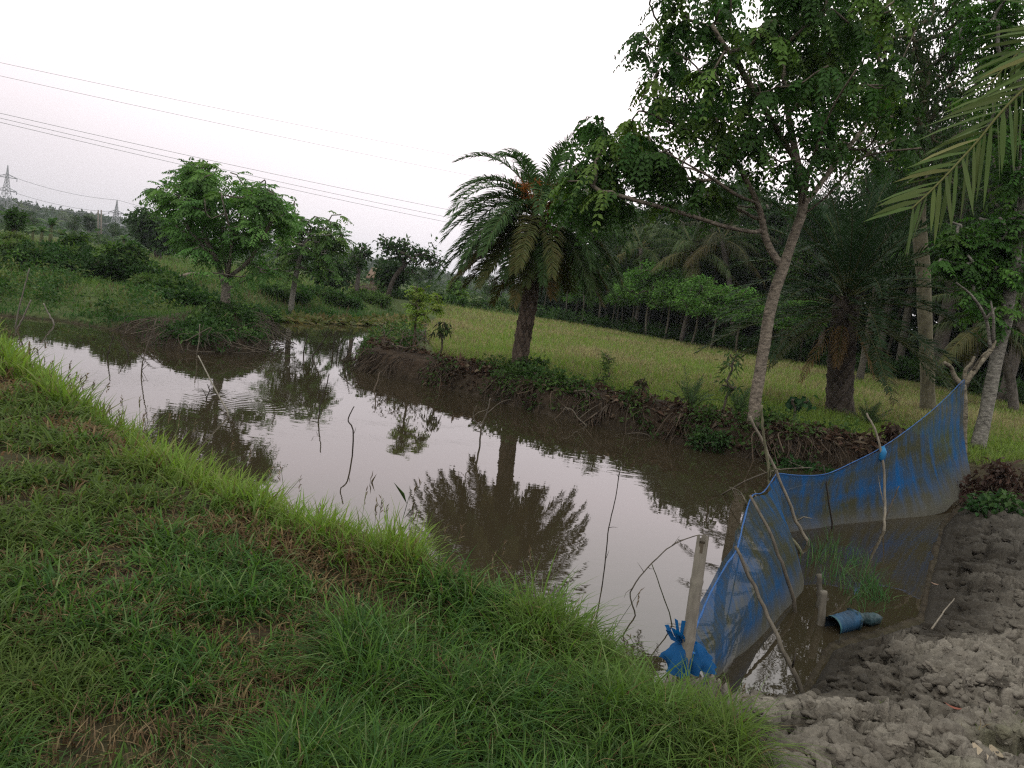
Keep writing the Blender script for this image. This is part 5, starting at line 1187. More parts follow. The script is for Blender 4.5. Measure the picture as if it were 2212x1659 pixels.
def banana(px, py, Y, h, seed, label, loc=None):
    r = np.random.default_rng(seed); b = P(px, py, Y); b[2] = Hs(b[0], b[1]) - .05
    t = thing("banana_plant", label, "banana plant", b, "banana plants behind the left bushes")
    V, T, Q = tube([[0, 0, 0], [.05, 0, h * .5], [.08, 0, h]], [.13, .11, .07], 8); MB().add(V, T, Q, (.11, .12, .06)).build("stem", M_BARK, t, smooth=True)
    for k in range(9):
        az = k * 2.4 + r.normal() * .2; el = math.radians(75 - 7 * k); L = h * .75 * (.8 + .3 * r.random()); d = np.array([math.cos(az) * math.cos(el), math.sin(az) * math.cos(el), math.sin(el)]); s_ = np.array([-math.sin(az), math.cos(az), 0.])
        n = 9; tt = np.linspace(0, 1, n)[:, None]; p = np.array([.08, 0, h]) + d * L * tt + np.array([0, 0, -1.]) * L * .55 * tt ** 2
        w_ = L * .15 * np.sin(np.clip(tt * .93 + .07, 0, 1) * math.pi) ** .6
        V = np.concatenate([p - s_ * w_ + [0, 0, -.3] * w_, p, p + s_ * w_ + [0, 0, -.3] * w_]); i = np.arange(n - 1)[:, None]
        MB().add(V, Q=np.concatenate([i + [[0, 1, n + 1, n]], i + [[n, n + 1, 2 * n + 1, 2 * n]]]).reshape(-1, 4), C=vary(1, (.055, .11, .032), .25, (.09, .13, .05), .3, r=r)[0]).build("leaf", M_LEAF, t)
for k, (px, py, Y, h, lb) in enumerate([(105, 548, 44, 1.6, "tallest banana plant, star-shaped against the hill at the left"), (85, 552, 43, 1.2, "banana plant left of the star-shaped tallest one"), (128, 553, 43, 1.2, "banana plant right of the star-shaped tallest one"), (142, 558, 41, 1.0, "small banana plant nearest the bush row"), (262, 556, 52, 1.3, "banana plant just right of the concrete poles"), (285, 560, 54, 1.1, "banana plant below the smaller pylon"), (66, 545, 47, 1.1, "leftmost pale banana plant")]):
    banana(px, py, Y, h, 300 + k, lb)
# mid-distance woods and thickets between the bushes and the hill (individual trees)
r = np.random.default_rng(63)
for k, (px, Y, kd, sc, lb) in enumerate([(60, 120, "mid", .55, "hazy tree in the valley behind the banana plants, at the left"), (155, 115, "mid", .55, "hazy tree in the valley just right of the banana plants"), (185, 105, "tall", .42, "hazy dark tree left of the concrete poles"), (240, 110, "mid", .5, "hazy tree at the foot of the smaller pylon"), (290, 100, "tall", .42, "hazy tree right of the smaller pylon"), (400, 78, "mid", .55, "tree on the green field's edge left of the mound tree"), (370, 85, "tall", .45, "dark tree behind the mound tree's left branches"), (560, 95, "tall", .6, "tree behind the mound tree's right side"), (600, 85, "mid", .6, "tree between the mound tree and the paler two-trunk tree"), (690, 75, "tall", .5, "tree behind the paler two-trunk tree"), (760, 80, "mid", .55, "hazy tree behind the small upright tree"), (820, 95, "mid", .5, "hazy tree rising behind the hut"), (905, 90, "mid", .45, "hazy tree right of the wind-bent tree's trunk"), (930, 110, "tall", .4, "hazy tree in the gap left of the date palm"), (1000, 85, "mid", .4, "hazy tree behind the date palm's left fronds"), (1060, 80, "mid", .5, "hazy tree just left of the date palm's trunk"), (1110, 78, "tall", .5, "hazy tree close behind the date palm's trunk"), (1180, 85, "mid", .6, "hazy tree close right of the date palm's trunk")]):
    wood_tree(kd, gp(px, 600, Y), r.random() * 6.28, sc * .85, lb, "trees of the hazy middle distance", "valley_tree")
mb = MB(); n = 420; px = -60 + rng.random(n) * 1200; Y = 75 + rng.random(n) * 130
ctr = np.array([P(a, 600, b) for a, b in zip(px, Y)]); ctr[:, 2] = height(ctr[:, 0], ctr[:, 1], False) + .1 + .9 * rng.random(n) ** 2
simple_leaves(mb, ctr, rng, 24, 1.3, .6, .4, (.035, .065, .022), (.055, .09, .03), .2, .6)
tag(mb.build("valley_thickets", M_LEAF), kind="stuff")
# dry straw ledge on the left bank, modelled as a log-like tube
b0 = on_ground(372, 618, .9); b1 = on_ground(450, 612, .9); q = smooth_line([b0 + [0, 0, .2], (b0 + b1) / 2 + [0, 0, .42], b1 + [0, 0, .3]], 8)
tag(MB().add(*tube(q, np.linspace(.08, .03, len(q)), 9, .25)[:1], tube(q, .1, 9)[1], tube(q, .1, 9)[2], (.13, .105, .075)).build("straw_ledge", M_STICK, origin=b0), "dry brown straw ledge lying among brambles left of the mound tree's trunk", "log")
# ------------------------------------------------------------------ palm bank: roots, litter, saplings, fallen fronds
def along(poly, n, r):                       # random points along a polyline, with outward normal (towards the land)
    poly = np.asarray(poly); seg = np.diff(poly, axis=0); L = np.linalg.norm(seg, axis=1); k = r.choice(len(L), n, p=L / L.sum()); t = r.random((n, 1))
    return poly[k] + seg[k] * t, unit(np.stack([seg[k][:, 1], -seg[k][:, 0]], -1))
r = np.random.default_rng(71)
pbk = np.array(PALMB[:9])
def landside(p, nrm, d):
    a = p + nrm * d; s, _ = pond(a[:, 0], a[:, 1]); b = p - nrm * d; s2, _ = pond(b[:, 0], b[:, 1]); return np.where((s > s2)[:, None], a, b)
mb = MB(); p, nr_ = along(pbk[:9], 900, r)
q = landside(p, nr_, .28); s0 = landside(p, nr_, .05)
for k in np.nonzero(fbm(q[:, 0] * 1.6, q[:, 1] * 1.6, 8) > .53)[0]:                         # hanging roots and old leaf stalks over the undercut edge
    zt = .30 + .14 * r.random(); a = np.array([q[k][0], q[k][1], Hs(q[k][0], q[k][1]) + .02]); wv_ = s0[k] - (q[k] - s0[k]) * (.15 + .5 * r.random()) + r.normal(size=2) * .12
    dz = r.random() * .35; b = np.array([wv_[0] + r.normal() * .08, wv_[1], max(-.05, .32 - dz - .2 * r.random())]); m_ = (a + b) / 2 + np.array([r.normal() * .10, -.05, .05 + .06 * r.normal()])
    c_ = np.array([.085, .064, .046]) * (.3 + 1.0 * r.random()); rr = .003 + .009 * r.random() ** 3
    V, T, Q = tube(smooth_line([a, m_, b], 4), rr, 4, .1, cap=False); mb.add(V, T, Q, c_)
tag(mb.build("roots", M_STICK), kind="stuff")
# brown dead leaves and clods along the bank
mb = MB(); n = 3900; p, nr_ = along(pbk[:9], n, r); dd_ = np.abs(r.normal(size=n)) * .55
p = landside(p, nr_, 0.03) + (landside(p, nr_, 1.0) - p) * dd_[:, None]
keep = fbm(p[:, 0] * 1.4, p[:, 1] * 1.4, 5) + .22 * sm((p[:, 0] - 1) / 3) > .50; p = p[keep]; n = len(p)
z = height(p[:, 0], p[:, 1]); pos = np.stack([p[:, 0], p[:, 1], z + .01 + .07 * r.random(n) ** 2], -1)
dr = rand_dirs(n, r); dr[:, 2] *= .5; V, T = leaflets(pos, dr, r.normal(size=(n, 3)) * .6 + [0, 0, 1.], .08 + .15 * r.random(n) ** 2, .035 + .06 * r.random(n), .35, .2)
mb.add(V, T, C=np.repeat(vary(n, (.070, .046, .032), .5, (.13, .10, .07), .25, r=r), 4, 0))
tag(mb.build("dead_leaves", M_DRY), kind="stuff")
# low green weeds and creepers over the bank top and face
mb = MB(); n = 290; p, nr_ = along(pbk, n, r); p = p + (landside(p, nr_, 1.0) - p) * (.02 + .7 * r.random((n, 1)) ** 1.4)
keep = (fbm(p[:, 0] * 1.1 + 9, p[:, 1] * 1.1, 15) > .46) & ((p[:, 0] > -2.2) | (r.random(n) < .25)); p = p[keep]; c_ = np.stack([p[:, 0], p[:, 1], height(p[:, 0], p[:, 1]) + .06 + .12 * r.random(len(p))], -1)
simple_leaves(mb, c_, r, 26, .20, .085, .05, (.045, .085, .024), (.075, .125, .035), -.1, .8)
tag(mb.build("bank_weeds", M_LEAF), kind="stuff")
# vines over the left mound and its bank
mb = MB(); n = 300; pi = np.array(ISLE[:7]); p, nr_ = along(pi, n, r); p = p + (landside(p, nr_, 1.0) - p) * (.08 + 1.5 * r.random((n, 1)) ** 1.2)
zz = np.maximum(height(p[:, 0], p[:, 1]), .12); c_ = np.stack([p[:, 0], p[:, 1], zz + .0 + .06 * r.random(n)], -1)
simple_leaves(mb, c_, r, 24, .14, .09, .075, (.035, .075, .022), (.075, .135, .04), .1, .7)
tag(mb.build("creepers", M_LEAF), kind="stuff")
mb = MB(); p, nr_ = along(np.array(ISLE), 150, r)
for k in range(150):
    a2 = landside(p[k:k+1], nr_[k:k+1], .35)[0]; b2 = landside(p[k:k+1], nr_[k:k+1], -.0)[0] * 2 - landside(p[k:k+1], nr_[k:k+1], .15 + .3 * r.random())[0]
    a = np.array([a2[0], a2[1], Hs(*a2) + .1]); b = np.array([b2[0], b2[1], .02 + .25 * r.random()])
    V, T, Q = tube(smooth_line([a, (a + b) / 2 + r.normal(size=3) * .14, b + r.normal(size=3) * [.2, .1, .02]], 4), .004 + .007 * r.random(), 4, cap=False); mb.add(V, T, Q, np.array([.085, .07, .052]) * (.3 + 1.0 * r.random()))
tag(mb.build("creeper_stems", M_STICK), kind="stuff")
# saplings and plants one can tell apart
LS = dict(kind="c", per=6, L=.20, k=5, l0=.105, w0=.042, droop=.35, base=(.17, .26, .05), alt=(.22, .30, .07), spread=.7)
shrub("sapling", "spindly yellow-green sapling at the palm bank's left end, in front of the far pond", 890, 748, 17.6, [(.12, 1.25, .42, .28), (.25, 1.0, .45, .25), (-.08, 1.45, .2, .15), (.45, 1.15, .22, .15)], 401, LS, 26, "sapling", sc=1.2)
shrub("sapling", "slim sapling with long drooping dark leaves, left of the reed tussock", 952, 750, 17.4, [(0, .62, .12, .10), (.05, .75, .14, .06)], 402, dict(per=9, rad=.16, L=.17, W=.045, base=(.06, .11, .03), alt=(.03, .04, .02), pa=.5, hang=1.6), 7, "sapling")
shrub("sapling", "young leafy shoot standing in the meadow just right of the palm trunk", 1303, 835, 15.0, [(0, .45, .16, .35), (.03, .65, .16, .15), (-.05, .3, .14, .2)], 403, dict(kind="c", per=5, L=.13, k=4, l0=.06, w0=.022, droop=.2, base=(.075, .13, .035), alt=(.10, .16, .045), spread=.7), 24, "sapling", sc=.8)
shrub("withered_shrub", "withered sapling with a few curled brown leaves between palm and big tree", 1388, 848, 14.2, [(0, .32, .10, .12), (.1, .38, .08, .05)], 404, dict(per=9, rad=.10, L=.09, W=.045, base=(.08, .055, .04), alt=(.06, .09, .03), hang=1.4), 7, "shrub")
shrub("withered_shrub", "clump of dark brown withered leaves behind the net's far panel", 1930, 985, 12.6, [(0, .3, .22, .2), (.28, .25, .2, .16), (-.1, .42, .1, .1)], 405, dict(per=14, rad=.10, L=.12, W=.06, base=(.055, .034, .026), alt=(.09, .06, .045), hang=1.2), 24, "shrub")
shrub("withered_shrub", "large dark brown withered bush at the right edge beyond the mud", 2160, 1060, 10.8, [(0, .3, .38, .25), (.1, .5, .22, .2), (-.4, .2, .3, .15)], 406, dict(per=16, rad=.13, L=.13, W=.065, base=(.055, .034, .026), alt=(.09, .06, .045), hang=1.1), 40, "shrub")
shrub("leafy_weed", "broad-leaved green weed hanging on the bank below the date palm", 1138, 832, 15.4, [(0, .12, .2, .14)], 407, dict(per=24, rad=.14, L=.10, W=.08, base=(.055, .115, .035), alt=(.07, .14, .045)), 14, "weed", sc=.5)
shrub("leafy_weed", "green leafy weeds on the bank face at the foot of the big tree", 1700, 985, 11.9, [(0, .15, .32, .18)], 408, dict(per=24, rad=.14, L=.08, W=.055, base=(.030, .070, .022), alt=(.05, .10, .03)), 24, "weed", sc=.5)
shrub("leafy_weed", "sprawling green weed patch between the big tree and the net", 1775, 1000, 11.8, [(0, .15, .4, .2), (.3, .1, .25, .12)], 409, dict(per=24, rad=.14, L=.085, W=.055, base=(.030, .075, .022), alt=(.05, .105, .03)), 34, "weed", sc=.5)
shrub("leafy_weed", "dark leafy weeds left of the big tree's foot", 1540, 940, 12.4, [(0, .2, .3, .22)], 410, dict(per=24, rad=.15, L=.08, W=.05, base=(.032, .066, .022), alt=(.05, .095, .03)), 26, "weed", sc=.5)
shrub("leafy_weed", "dark green weeds at the right edge above the mud", 2170, 1085, 9.6, [(0, .15, .35, .2)], 411, dict(per=24, rad=.15, L=.09, W=.055, base=(.030, .070, .022), alt=(.05, .10, .03)), 30, "weed", sc=.5)
shrub("leafy_weed", "weeds round the base of the date palm trunk", 1155, 792, 16.0, [(0, .2, .25, .22), (-.35, .12, .2, .12)], 412, dict(per=22, rad=.14, L=.09, W=.045, base=(.05, .095, .028), alt=(.075, .13, .04)), 24, "weed", sc=.5)
shrub("thorny_bush", "dry thorny bush with few leaves on the palm bank's left tip", 860, 760, 17.2, [(0, .3, .5, .3), (.4, .35, .4, .25)], 413, dict(per=3, rad=.12, L=.06, W=.03, base=(.10, .10, .045), alt=(.12, .07, .045)), 60, "shrub", stemcol=(.11, .085, .07))
shrub("sapling", "spindly shaded sapling standing left of the big tree's trunk", 1565, 860, 13.5, [(.0, 1.0, .15, .3), (.1, .55, .2, .15)], 414, dict(per=8, rad=.18, L=.12, W=.04, base=(.05, .095, .03), alt=(.07, .12, .04), hang=.8), 12, "sapling")
shrub("sapling", "hanging heart-leaved shoot in front of the squat date palm", 1722, 850, 13.0, [(0, .28, .18, .12), (.1, .42, .2, .1)], 415, dict(per=7, rad=.16, L=.11, W=.10, base=(.020, .050, .022), alt=(.03, .065, .025), hang=1.4), 8, "sapling")
# seedling date palms and tussocks
def tussock(name, label, cat, px, py, Y, n, L, sp, col, W=.012, loc=None, droop=.25, group=None, lean=.5, alt=None):
    b = P(px, py, Y); b[2] = Hs(b[0], b[1]) if loc is None else loc
    if loc is not None: b = G(px, py, loc)
    bs = np.concatenate([rng.normal(size=(n, 2)) * sp, np.zeros((n, 1)) - .03], 1); az = np.arctan2(bs[:, 1], bs[:, 0]) + rng.normal(size=n) * .7
    V, T, Q, nv = blades(bs, L * (.6 + .6 * rng.random(n)), W * (.7 + .6 * rng.random(n)), az, lean * rng.random(n), droop * rng.random(n))
    return tag(MB().add(V, T, Q, np.repeat(vary(n, col, .25, alt, .2), nv, 0)).build(name, M_GRASS, origin=b), label, cat, group)
tussock("reed_tussock", "dense dark green reed tussock on the bank left of the palm", "reeds", 990, 770, 16.8, 520, .42, .22, (.070, .165, .036), .014, droop=.1, lean=.35)
tussock("reed_tussock", "green reed tussock standing in the water at the palm bank's tip", "reeds", 735, 790, 17, 520, .36, .26, (.055, .105, .032), .012, loc=0, droop=.15, lean=.4)
tussock("reed_tussock", "thin outlying reed tussock at the left of the palm bank's tip", "reeds", 705, 785, 17, 160, .24, .18, (.055, .105, .032), .011, loc=0, droop=.15, lean=.4)
tussock("grass_tussock", "dry straw-coloured tall grass clump on the left bank", "grass clump", 286, 645, 22.5, 620, .95, .28, (.19, .17, .075), .016, droop=.35, lean=.6, alt=(.12, .14, .05))
r = np.random.default_rng(73)
for (px, py, Y, L, lb) in [(1492, 868, 13.4, .62, "seedling date palm with stiff fronds on the bank left of the big tree"), (1600, 875, 13.8, .5, "seedling palm half hidden behind the big tree's trunk"), (1880, 900, 15.0, .5, "seedling palm beside the squat date palm")]:
    b = P(px, py, Y); b[2] = Hs(b[0], b[1]); t = thing("seedling_palm", lb, "palm seedling", b)
    for k in range(11):
        az = k * 2.4; el = math.radians(80 - 4.5 * k); d = np.array([math.cos(az) * math.cos(el), math.sin(az) * math.cos(el), math.sin(el)]); mb = MB()
        frond_mesh(mb, np.zeros(3), d, L * (.8 + .4 * r.random()), .7, r, 20, .17, .011, (.06, .10, .045), 0, .005, .4, .1); mb.build("frond", M_PALM, t)
# fallen palm fronds trailing over the bank edge
for (x0, y0, x1, y1, x2, y2, Y0, lb) in [(1225, 882, 1275, 878, 1318, 915, 13.9, "fallen dry palm frond bent over the bank edge into the water"), (1700, 935, 1790, 965, 1880, 985, 12.6, "long dry palm frond lying along the bank behind the net"), (1130, 800, 1190, 838, 1240, 850, 15.3, "brown frond stalk lying across the bank below the palm"), (1660, 920, 1740, 940, 1800, 958, 12.9, "dry frond lying on the litter right of the big tree"), (1330, 880, 1290, 900, 1245, 925, 13.6, "grey frond ribs drooping from the bank in a fan")]:
    pts = [P(x0, y0, Y0), P(x1, y1, Y0 - .1), P(x2, y2, Y0 - .25)]
    for q_ in pts[:2]: q_[2] = max(q_[2], Hs(q_[0], q_[1]) + .04)
    mb = MB(); s = smooth_line(pts, 8); V, T, Q = tube(s, np.linspace(.022, .008, len(s)), 6, .1); mb.add(V, T, Q, (.17, .14, .11))
    n = 44; j = np.linspace(2, len(s) - 1.01, n).astype(int); tg = unit(np.gradient(s, axis=0))[j]; sd = unit(np.cross(tg, [0, 0, 1.])) * np.where(np.arange(n) % 2, 1, -1)[:, None]
    V, T = leaflets(s[j], tg * .6 + sd * .7 + [0, 0, -.25] + .15 * r.normal(size=(n, 3)), np.array([0, 0, 1.]) + .4 * r.normal(size=(n, 3)), .28 + .1 * r.random(n), .022, .3, .3)
    mb.add(V, T, C=np.repeat(vary(n, (.14, .11, .085), .4, r=r), 4, 0)); tag(mb.build("fallen_frond", M_DRY, origin=s[0]), lb, "palm frond")
for k, (px, py, lb) in enumerate([(1272, 885, "leftmost pale leaf-stalk base hanging in the fan over the bank edge"), (1288, 888, "second pale leaf-stalk base of the fan over the bank edge"), (1303, 890, "third pale leaf-stalk base of the fan over the bank edge"), (1318, 893, "rightmost pale leaf-stalk base of the fan over the bank edge")]):
    a = P(px, py, 13.75); q = smooth_line([a + [0, .15, .05], a, a + [-.01, -.07, -.12], a + [-.02 + .02 * k, -.08, -.33]], 5); V, T, Q = tube(q, np.interp(np.linspace(0, 1, len(q)), [0, .5, 1], [.012, .018, .034]), 6, .1)
    tag(MB().add(V, T, Q, (.21, .175, .14)).build("palm_stalk", M_STICK, origin=q[0]), lb, "palm stalk", "pale stalk fan over the bank")
# pond weed along the far shore
mb = MB(); n = 3600; a = np.array(_g([(905, 692), (770, 695), (650, 690), (556, 687), (540, 684)], 0)); p, nr_ = along(a, n, r); p = p - (landside(p, nr_, 1.) - p) * (r.random((n, 1)) ** 1.6 * 1.6 - .2)
kp = pond(p[:, 0], p[:, 1])[0] < .1; p = p[kp]; n = len(p); V, T = leaflets(np.stack([p[:, 0], p[:, 1], .02 + .08 * r.random(n)], -1), rand_dirs(n, r) * [1, 1, .4], np.array([0, 0, 1.]) + .4 * r.normal(size=(n, 3)), .26 + .2 * r.random(n), .17, .1, .1)
mb.add(V, T, C=np.repeat(vary(n, (.085, .105, .032), .3, (.15, .13, .055), .35, r=r), 4, 0)); tag(mb.build("pond_weed", M_LEAF), kind="stuff")

# ------------------------------------------------------------------ grass
def grass_patch(name, pts, L, W, cols, lean, droop, segs=3, mat=None, seed=0, seeds=0.):
    n = len(pts); az = rng.random(n) * 6.283
    V, T, Q, nv = blades(pts, L, W, az, lean, droop, segs)
    o = MB().add(V, T, Q, np.repeat(cols, nv, 0)).build(name, mat or M_GRASS); tag(o, kind="stuff"); return o
# near bank: (1) dense dark sward with worn, straw-littered patches, (2) bright tall grass along the water's edge
def sample_near(n, rmin, rmax, amin=-47, amax=46, pw=1.0):
    a = (amin + (amax - amin) * rng.random(n)) * math.pi / 180; rr = rmin * (rmax / rmin) ** (rng.random(n) ** pw); return rr * np.sin(a), rr * np.cos(a), rr
NEARL = np.array(NEAR)
x, y, rr = sample_near(290000, 1.5, 17); s, w = pond(x, y)
ok = (s > .02) & (x < 2.6) & (y < 16.5) & (poly_sd(x, y, MUD) < -.02 + .10 * (rng.random(len(x)) - .5)) & (in_poly(x, y, np.array(NEAR + _g([(1478, 1462), (1528, 1540), (1600, 1625), (1640, 1720)], .45) + [(2.0, .5), (-3, .5), (-20, 10), (-20, 18)])))
x, y, rr, s = x[ok], y[ok], rr[ok], s[ok]
tuft = fbm(x * 3.2, y * 3.2, 301, 3); big_ = fbm(x * .8, y * .8, 305, 2); bare = fbm(x * 1.3 + 5, y * 1.3, 302, 3)
midz = sm((s - .8) / .5)
holes = np.clip((fbm(x * 2.6 + 7, y * 2.6, 306, 3) - .50) * 7, 0, 1)
dens = np.clip(.82 + 2.6 * (tuft - .45) - .85 * midz * holes * sm((bare - .46) / .1), .08, 1)
ok = rng.random(len(x)) < dens; x, y, rr, s, tuft, bare, midz, big_, holes = [q[ok] for q in (x, y, rr, s, tuft, bare, midz, big_, holes)]
clump = sm((fbm(x * 1.25 + 2, y * 1.25, 303, 2) - .38) / .16)                    # bright tall clumps, with low thatch between
edge = np.clip((1 - sm((s - .30 - .35 * clump) / .45)) * (.12 + .95 * clump), 0, 1)
n = len(x); z = height(x, y) - .01
L = (.12 + .14 * rng.random(n)) * (.55 + 1.0 * tuft) * (1 - .3 * midz * holes) + edge * .24 * (.45 + rng.random(n))
edge = edge * (1 - .75 * sm((x + .1) / .6) * (rr < 4.6)); L = (.12 + .14 * rng.random(n)) * (.55 + 1.0 * tuft) * (1 - .3 * midz * holes) * np.where((x > -.6) & (rr < 4.2), 1.45 - .65 * (1 - sm((s - .1) / .6)), 1) + edge * .27 * (.45 + rng.random(n)) * (.55 + .45 * sm((rr - 5.0) / 2.5))
W = (.0066 + .0060 * rng.random(n)) * np.clip(rr / 3.4, .8, 3.0)
lean = np.clip(.30 + .85 * rng.random(n) ** 1.1 + .2 * (.5 - tuft), 0, 1.2) * (1 - .4 * edge); droop = (.25 + .65 * rng.random(n)) * (1 - .45 * edge)
dark = vary(n, (.060, .118, .024), .5, (.047, .100, .030), .35); lime = vary(n, (.16, .245, .05), .3, (.19, .22, .075), .2); strw = vary(n, (.19, .145, .075), .4, (.115, .075, .042), .5)
yel = vary(n, (.090, .126, .034), .45); lt = rng.random(n) < .10; dark = np.where(lt[:, None], vary(n, (.13, .19, .075), .3), dark)
dark = dark + (yel - dark) * (sm((big_ - .45) / .2) * .7)[:, None]
c = dark + (lime - dark) * (edge ** .7)[:, None]
rust = np.clip((fbm(x * 1.5 + 31, y * 1.5, 304) - .46) * 9, 0, 1) * sm((s - .15) / .3) * (1 - sm((s - 1.0) / .6)) * (1 - edge) * (1 - sm((x + .1) / .6) * (rr < 4.9))
isdry = rng.random(n) < np.clip(.13 + .48 * midz * holes + .85 * rust, 0, .9)
c = np.where(isdry[:, None], strw, c); L = np.where(isdry, L * .75, L)
grass_patch("grass", np.stack([x, y, z], -1), L, W, c, lean, droop, 4)
# flattened dry stalks and stubble
x, y, rr = sample_near(22000, 1.7, 9, -46, 14); s, w = pond(x, y); ok = (s > .7) & (fbm(x * 2.6 + 7, y * 2.6, 306, 3) > .52) & (fbm(x * 1.3 + 5, y * 1.3, 302, 3) > .47) & (poly_sd(x, y, MUD) < -.05) & (x < 1.0); x, y, rr = x[ok], y[ok], rr[ok]; n = len(x)
x = np.round(x * 11) / 11 + rng.normal(size=n) * .022; y = np.round(y * 11) / 11 + rng.normal(size=n) * .022     # cut stalks stand in bunches
V, T, Q, nv = blades(np.stack([x, y, height(x, y)], -1), 0.04 + .065 * rng.random(n), .0045 + .003 * rng.random(n), rng.random(n) * 6.28, .1 + 1.1 * rng.random(n) ** 2, .25 * rng.random(n), 2)
tag(MB().add(V, T, Q, np.repeat(vary(n, (.20, .15, .085), .4, (.12, .08, .045), .4), nv, 0)).build("straw", M_DRY), kind="stuff")
# seed heads and wiry stalks along the edge
ps, _ = along(NEARL[2:], 230, rng); ps = np.concatenate([ps + rng.normal(size=ps.shape) * .22]); mb = MB()
for k in range(len(ps)):
    a, b = ps[k]; s_, _w = pond(np.array([a]), np.array([b]));
    if s_[0] < 0.0: continue
    z0 = Hs(a, b); H_ = .28 + .34 * rng.random(); az = rng.random() * 6.28; d = np.array([math.cos(az), math.sin(az), 0.]) * .12 * rng.random() * 2
    pts = np.array([[a, b, z0], [a + d[0] * .3, b + d[1] * .3, z0 + H_ * .5], [a + d[0], b + d[1], z0 + H_]]); dist = math.hypot(a, b)
    V, T, Q = tube(pts, .0016 * max(1, dist / 4.5), 3, cap=False); mb.add(V, T, Q, np.array([.10, .13, .05]) * (.7 + .6 * rng.random()))
    m_ = 7; base = pts[-1] - np.array([0, 0, 1]) * np.linspace(0, .09, m_)[:, None]; V, T = leaflets(base, rand_dirs(m_, rng) * .6 + unit(d + [0, 0, .4]), rand_dirs(m_, rng), .03 + .02 * rng.random(m_), .008 * max(1, dist / 5)); mb.add(V, T, C=np.repeat(vary(m_, (.17, .13, .085), .3), 4, 0))
tag(mb.build("seed_heads", M_DRY), kind="stuff")
for k, (bx, by, tx, ty, lb) in enumerate([(826, 1215, 884, 1072, "dark green reed stalk leaning right, tallest at the water's edge"), (795, 1120, 800, 1030, "upright thin flowering reed stalk at the water's edge"), (843, 1150, 912, 1040, "slender grass stalk with a feathery head leaning right over the water")]):
    b = on_ground(bx, by, .5); Y0 = b[1]; tp = P(tx, ty, Y0); q = smooth_line([b, (b + tp) / 2 + [.01, 0, .01], tp], 6); mb = MB(); V, T, Q = tube(q, np.linspace(.0045, .002, len(q)), 5); mb.add(V, T, Q, (.03, .065, .025) if k == 0 else (.12, .12, .07))
    j = np.arange(3, len(q) - 1, 2); V, T = leaflets(q[j], unit(tp - b) + .7 * rand_dirs(len(j)), rand_dirs(len(j)), .10 + .08 * rng.random(len(j)), .006, .1, .3); mb.add(V, T, C=np.repeat(vary(len(j), (.05, .09, .03) if k == 0 else (.15, .12, .07), .2), 4, 0))
    tag(mb.build("reed_stalk", M_GRASS, origin=b), lb, "reed", "tall stalks at the water's edge")
# meadow
n = 120000; bb0, bb1 = FIELD.min(0), FIELD.max(0)
u = rng.random(n * 4); yy = 12.5 * (64 / 12.5) ** u; xx = yy * (-.12 + 1.0 * rng.random(n * 4)); ok = (poly_sd(xx, yy, FIELD) > -.15 * yy / 14); xx, yy = xx[ok][:n], yy[ok][:n]; n = len(xx); rr = np.hypot(xx, yy)
s, w = pond(xx, yy); fs = poly_sd(xx, yy, FIELD); t1 = fbm(xx * .35, yy * .35, 311); t2 = fbm(xx * 1.6, yy * 1.6, 312)
tall = sm((rr - 15.5) / 4)                       # longer straw-coloured grass further out
L = (.12 + .10 * rng.random(n)) * (.45 + 1.1 * t2) * (.7 + .6 * t1) + tall * .09 * (.4 + rng.random(n)); W = .0042 * np.clip(rr / 4.2, 1, 8) * (.7 + .6 * rng.random(n))
gr = vary(n, (.165, .235, .058), .25, (.13, .19, .05), .3); st_ = vary(n, (.27, .25, .125), .25, (.17, .14, .08), .3)
pk = np.clip(-.02 + .55 * tall * (.4 + 1.2 * t1) + .9 * (t1 - .5) + .5 * (t2 - .5), 0, 1); c = np.where((rng.random(n) < pk)[:, None], st_, gr)
grass_patch("meadow_grass", np.stack([xx, yy, height(xx, yy) - .01], -1), L, W, c, .2 + .7 * rng.random(n), .4 * rng.random(n), 3)
# left bank and far bank grass
n = 110000; yy = 15.5 * (75 / 15.5) ** (rng.random(n) ** .9); xx = yy * (-.78 + .80 * rng.random(n)); s, w = pond(xx, yy); ok = (s > .02) & (in_poly(xx, yy, FIELD) == False) & ((w[5] + w[6] + w[7] > .5) | (s > 6)); xx, yy, s = xx[ok], yy[ok], s[ok]; n = len(xx); rr = np.hypot(xx, yy)
t1 = fbm(xx * .4, yy * .4, 321); t2 = fbm(xx * 1.3, yy * 1.3, 322); ok = rng.random(n) < np.clip(.2 + 1.6 * (t2 - .25), 0, 1); xx, yy, s, rr, t1, t2 = [q[ok] for q in (xx, yy, s, rr, t1, t2)]; n = len(xx)
L = (.12 + .18 * rng.random(n)) * (.5 + 1.0 * t1) * (1 + .8 * sm((rr - 24) / 8)); W = .0045 * np.clip(rr / 4.2, 1, 8) * (.7 + .6 * rng.random(n))
wet_ = 1 - sm((s - .2) / 1.6); g1_ = vary(n, (.085, .145, .040), .25, (.115, .17, .05), .3); g2_ = vary(n, (.045, .105, .032), .25, (.06, .12, .036), .3); br = vary(n, (.17, .15, .075), .3, (.11, .085, .055), .4)
c = g1_ + (g2_ - g1_) * wet_[:, None]; c = np.where((rng.random(n) < np.clip((t1 - .42) * 1.6, .05, .6) * (1 - wet_))[:, None], br, c)
grass_patch("bank_grass", np.stack([xx, yy, height(xx, yy) - .01], -1), L, W, c, .2 + .8 * rng.random(n), .4 * rng.random(n), 3)
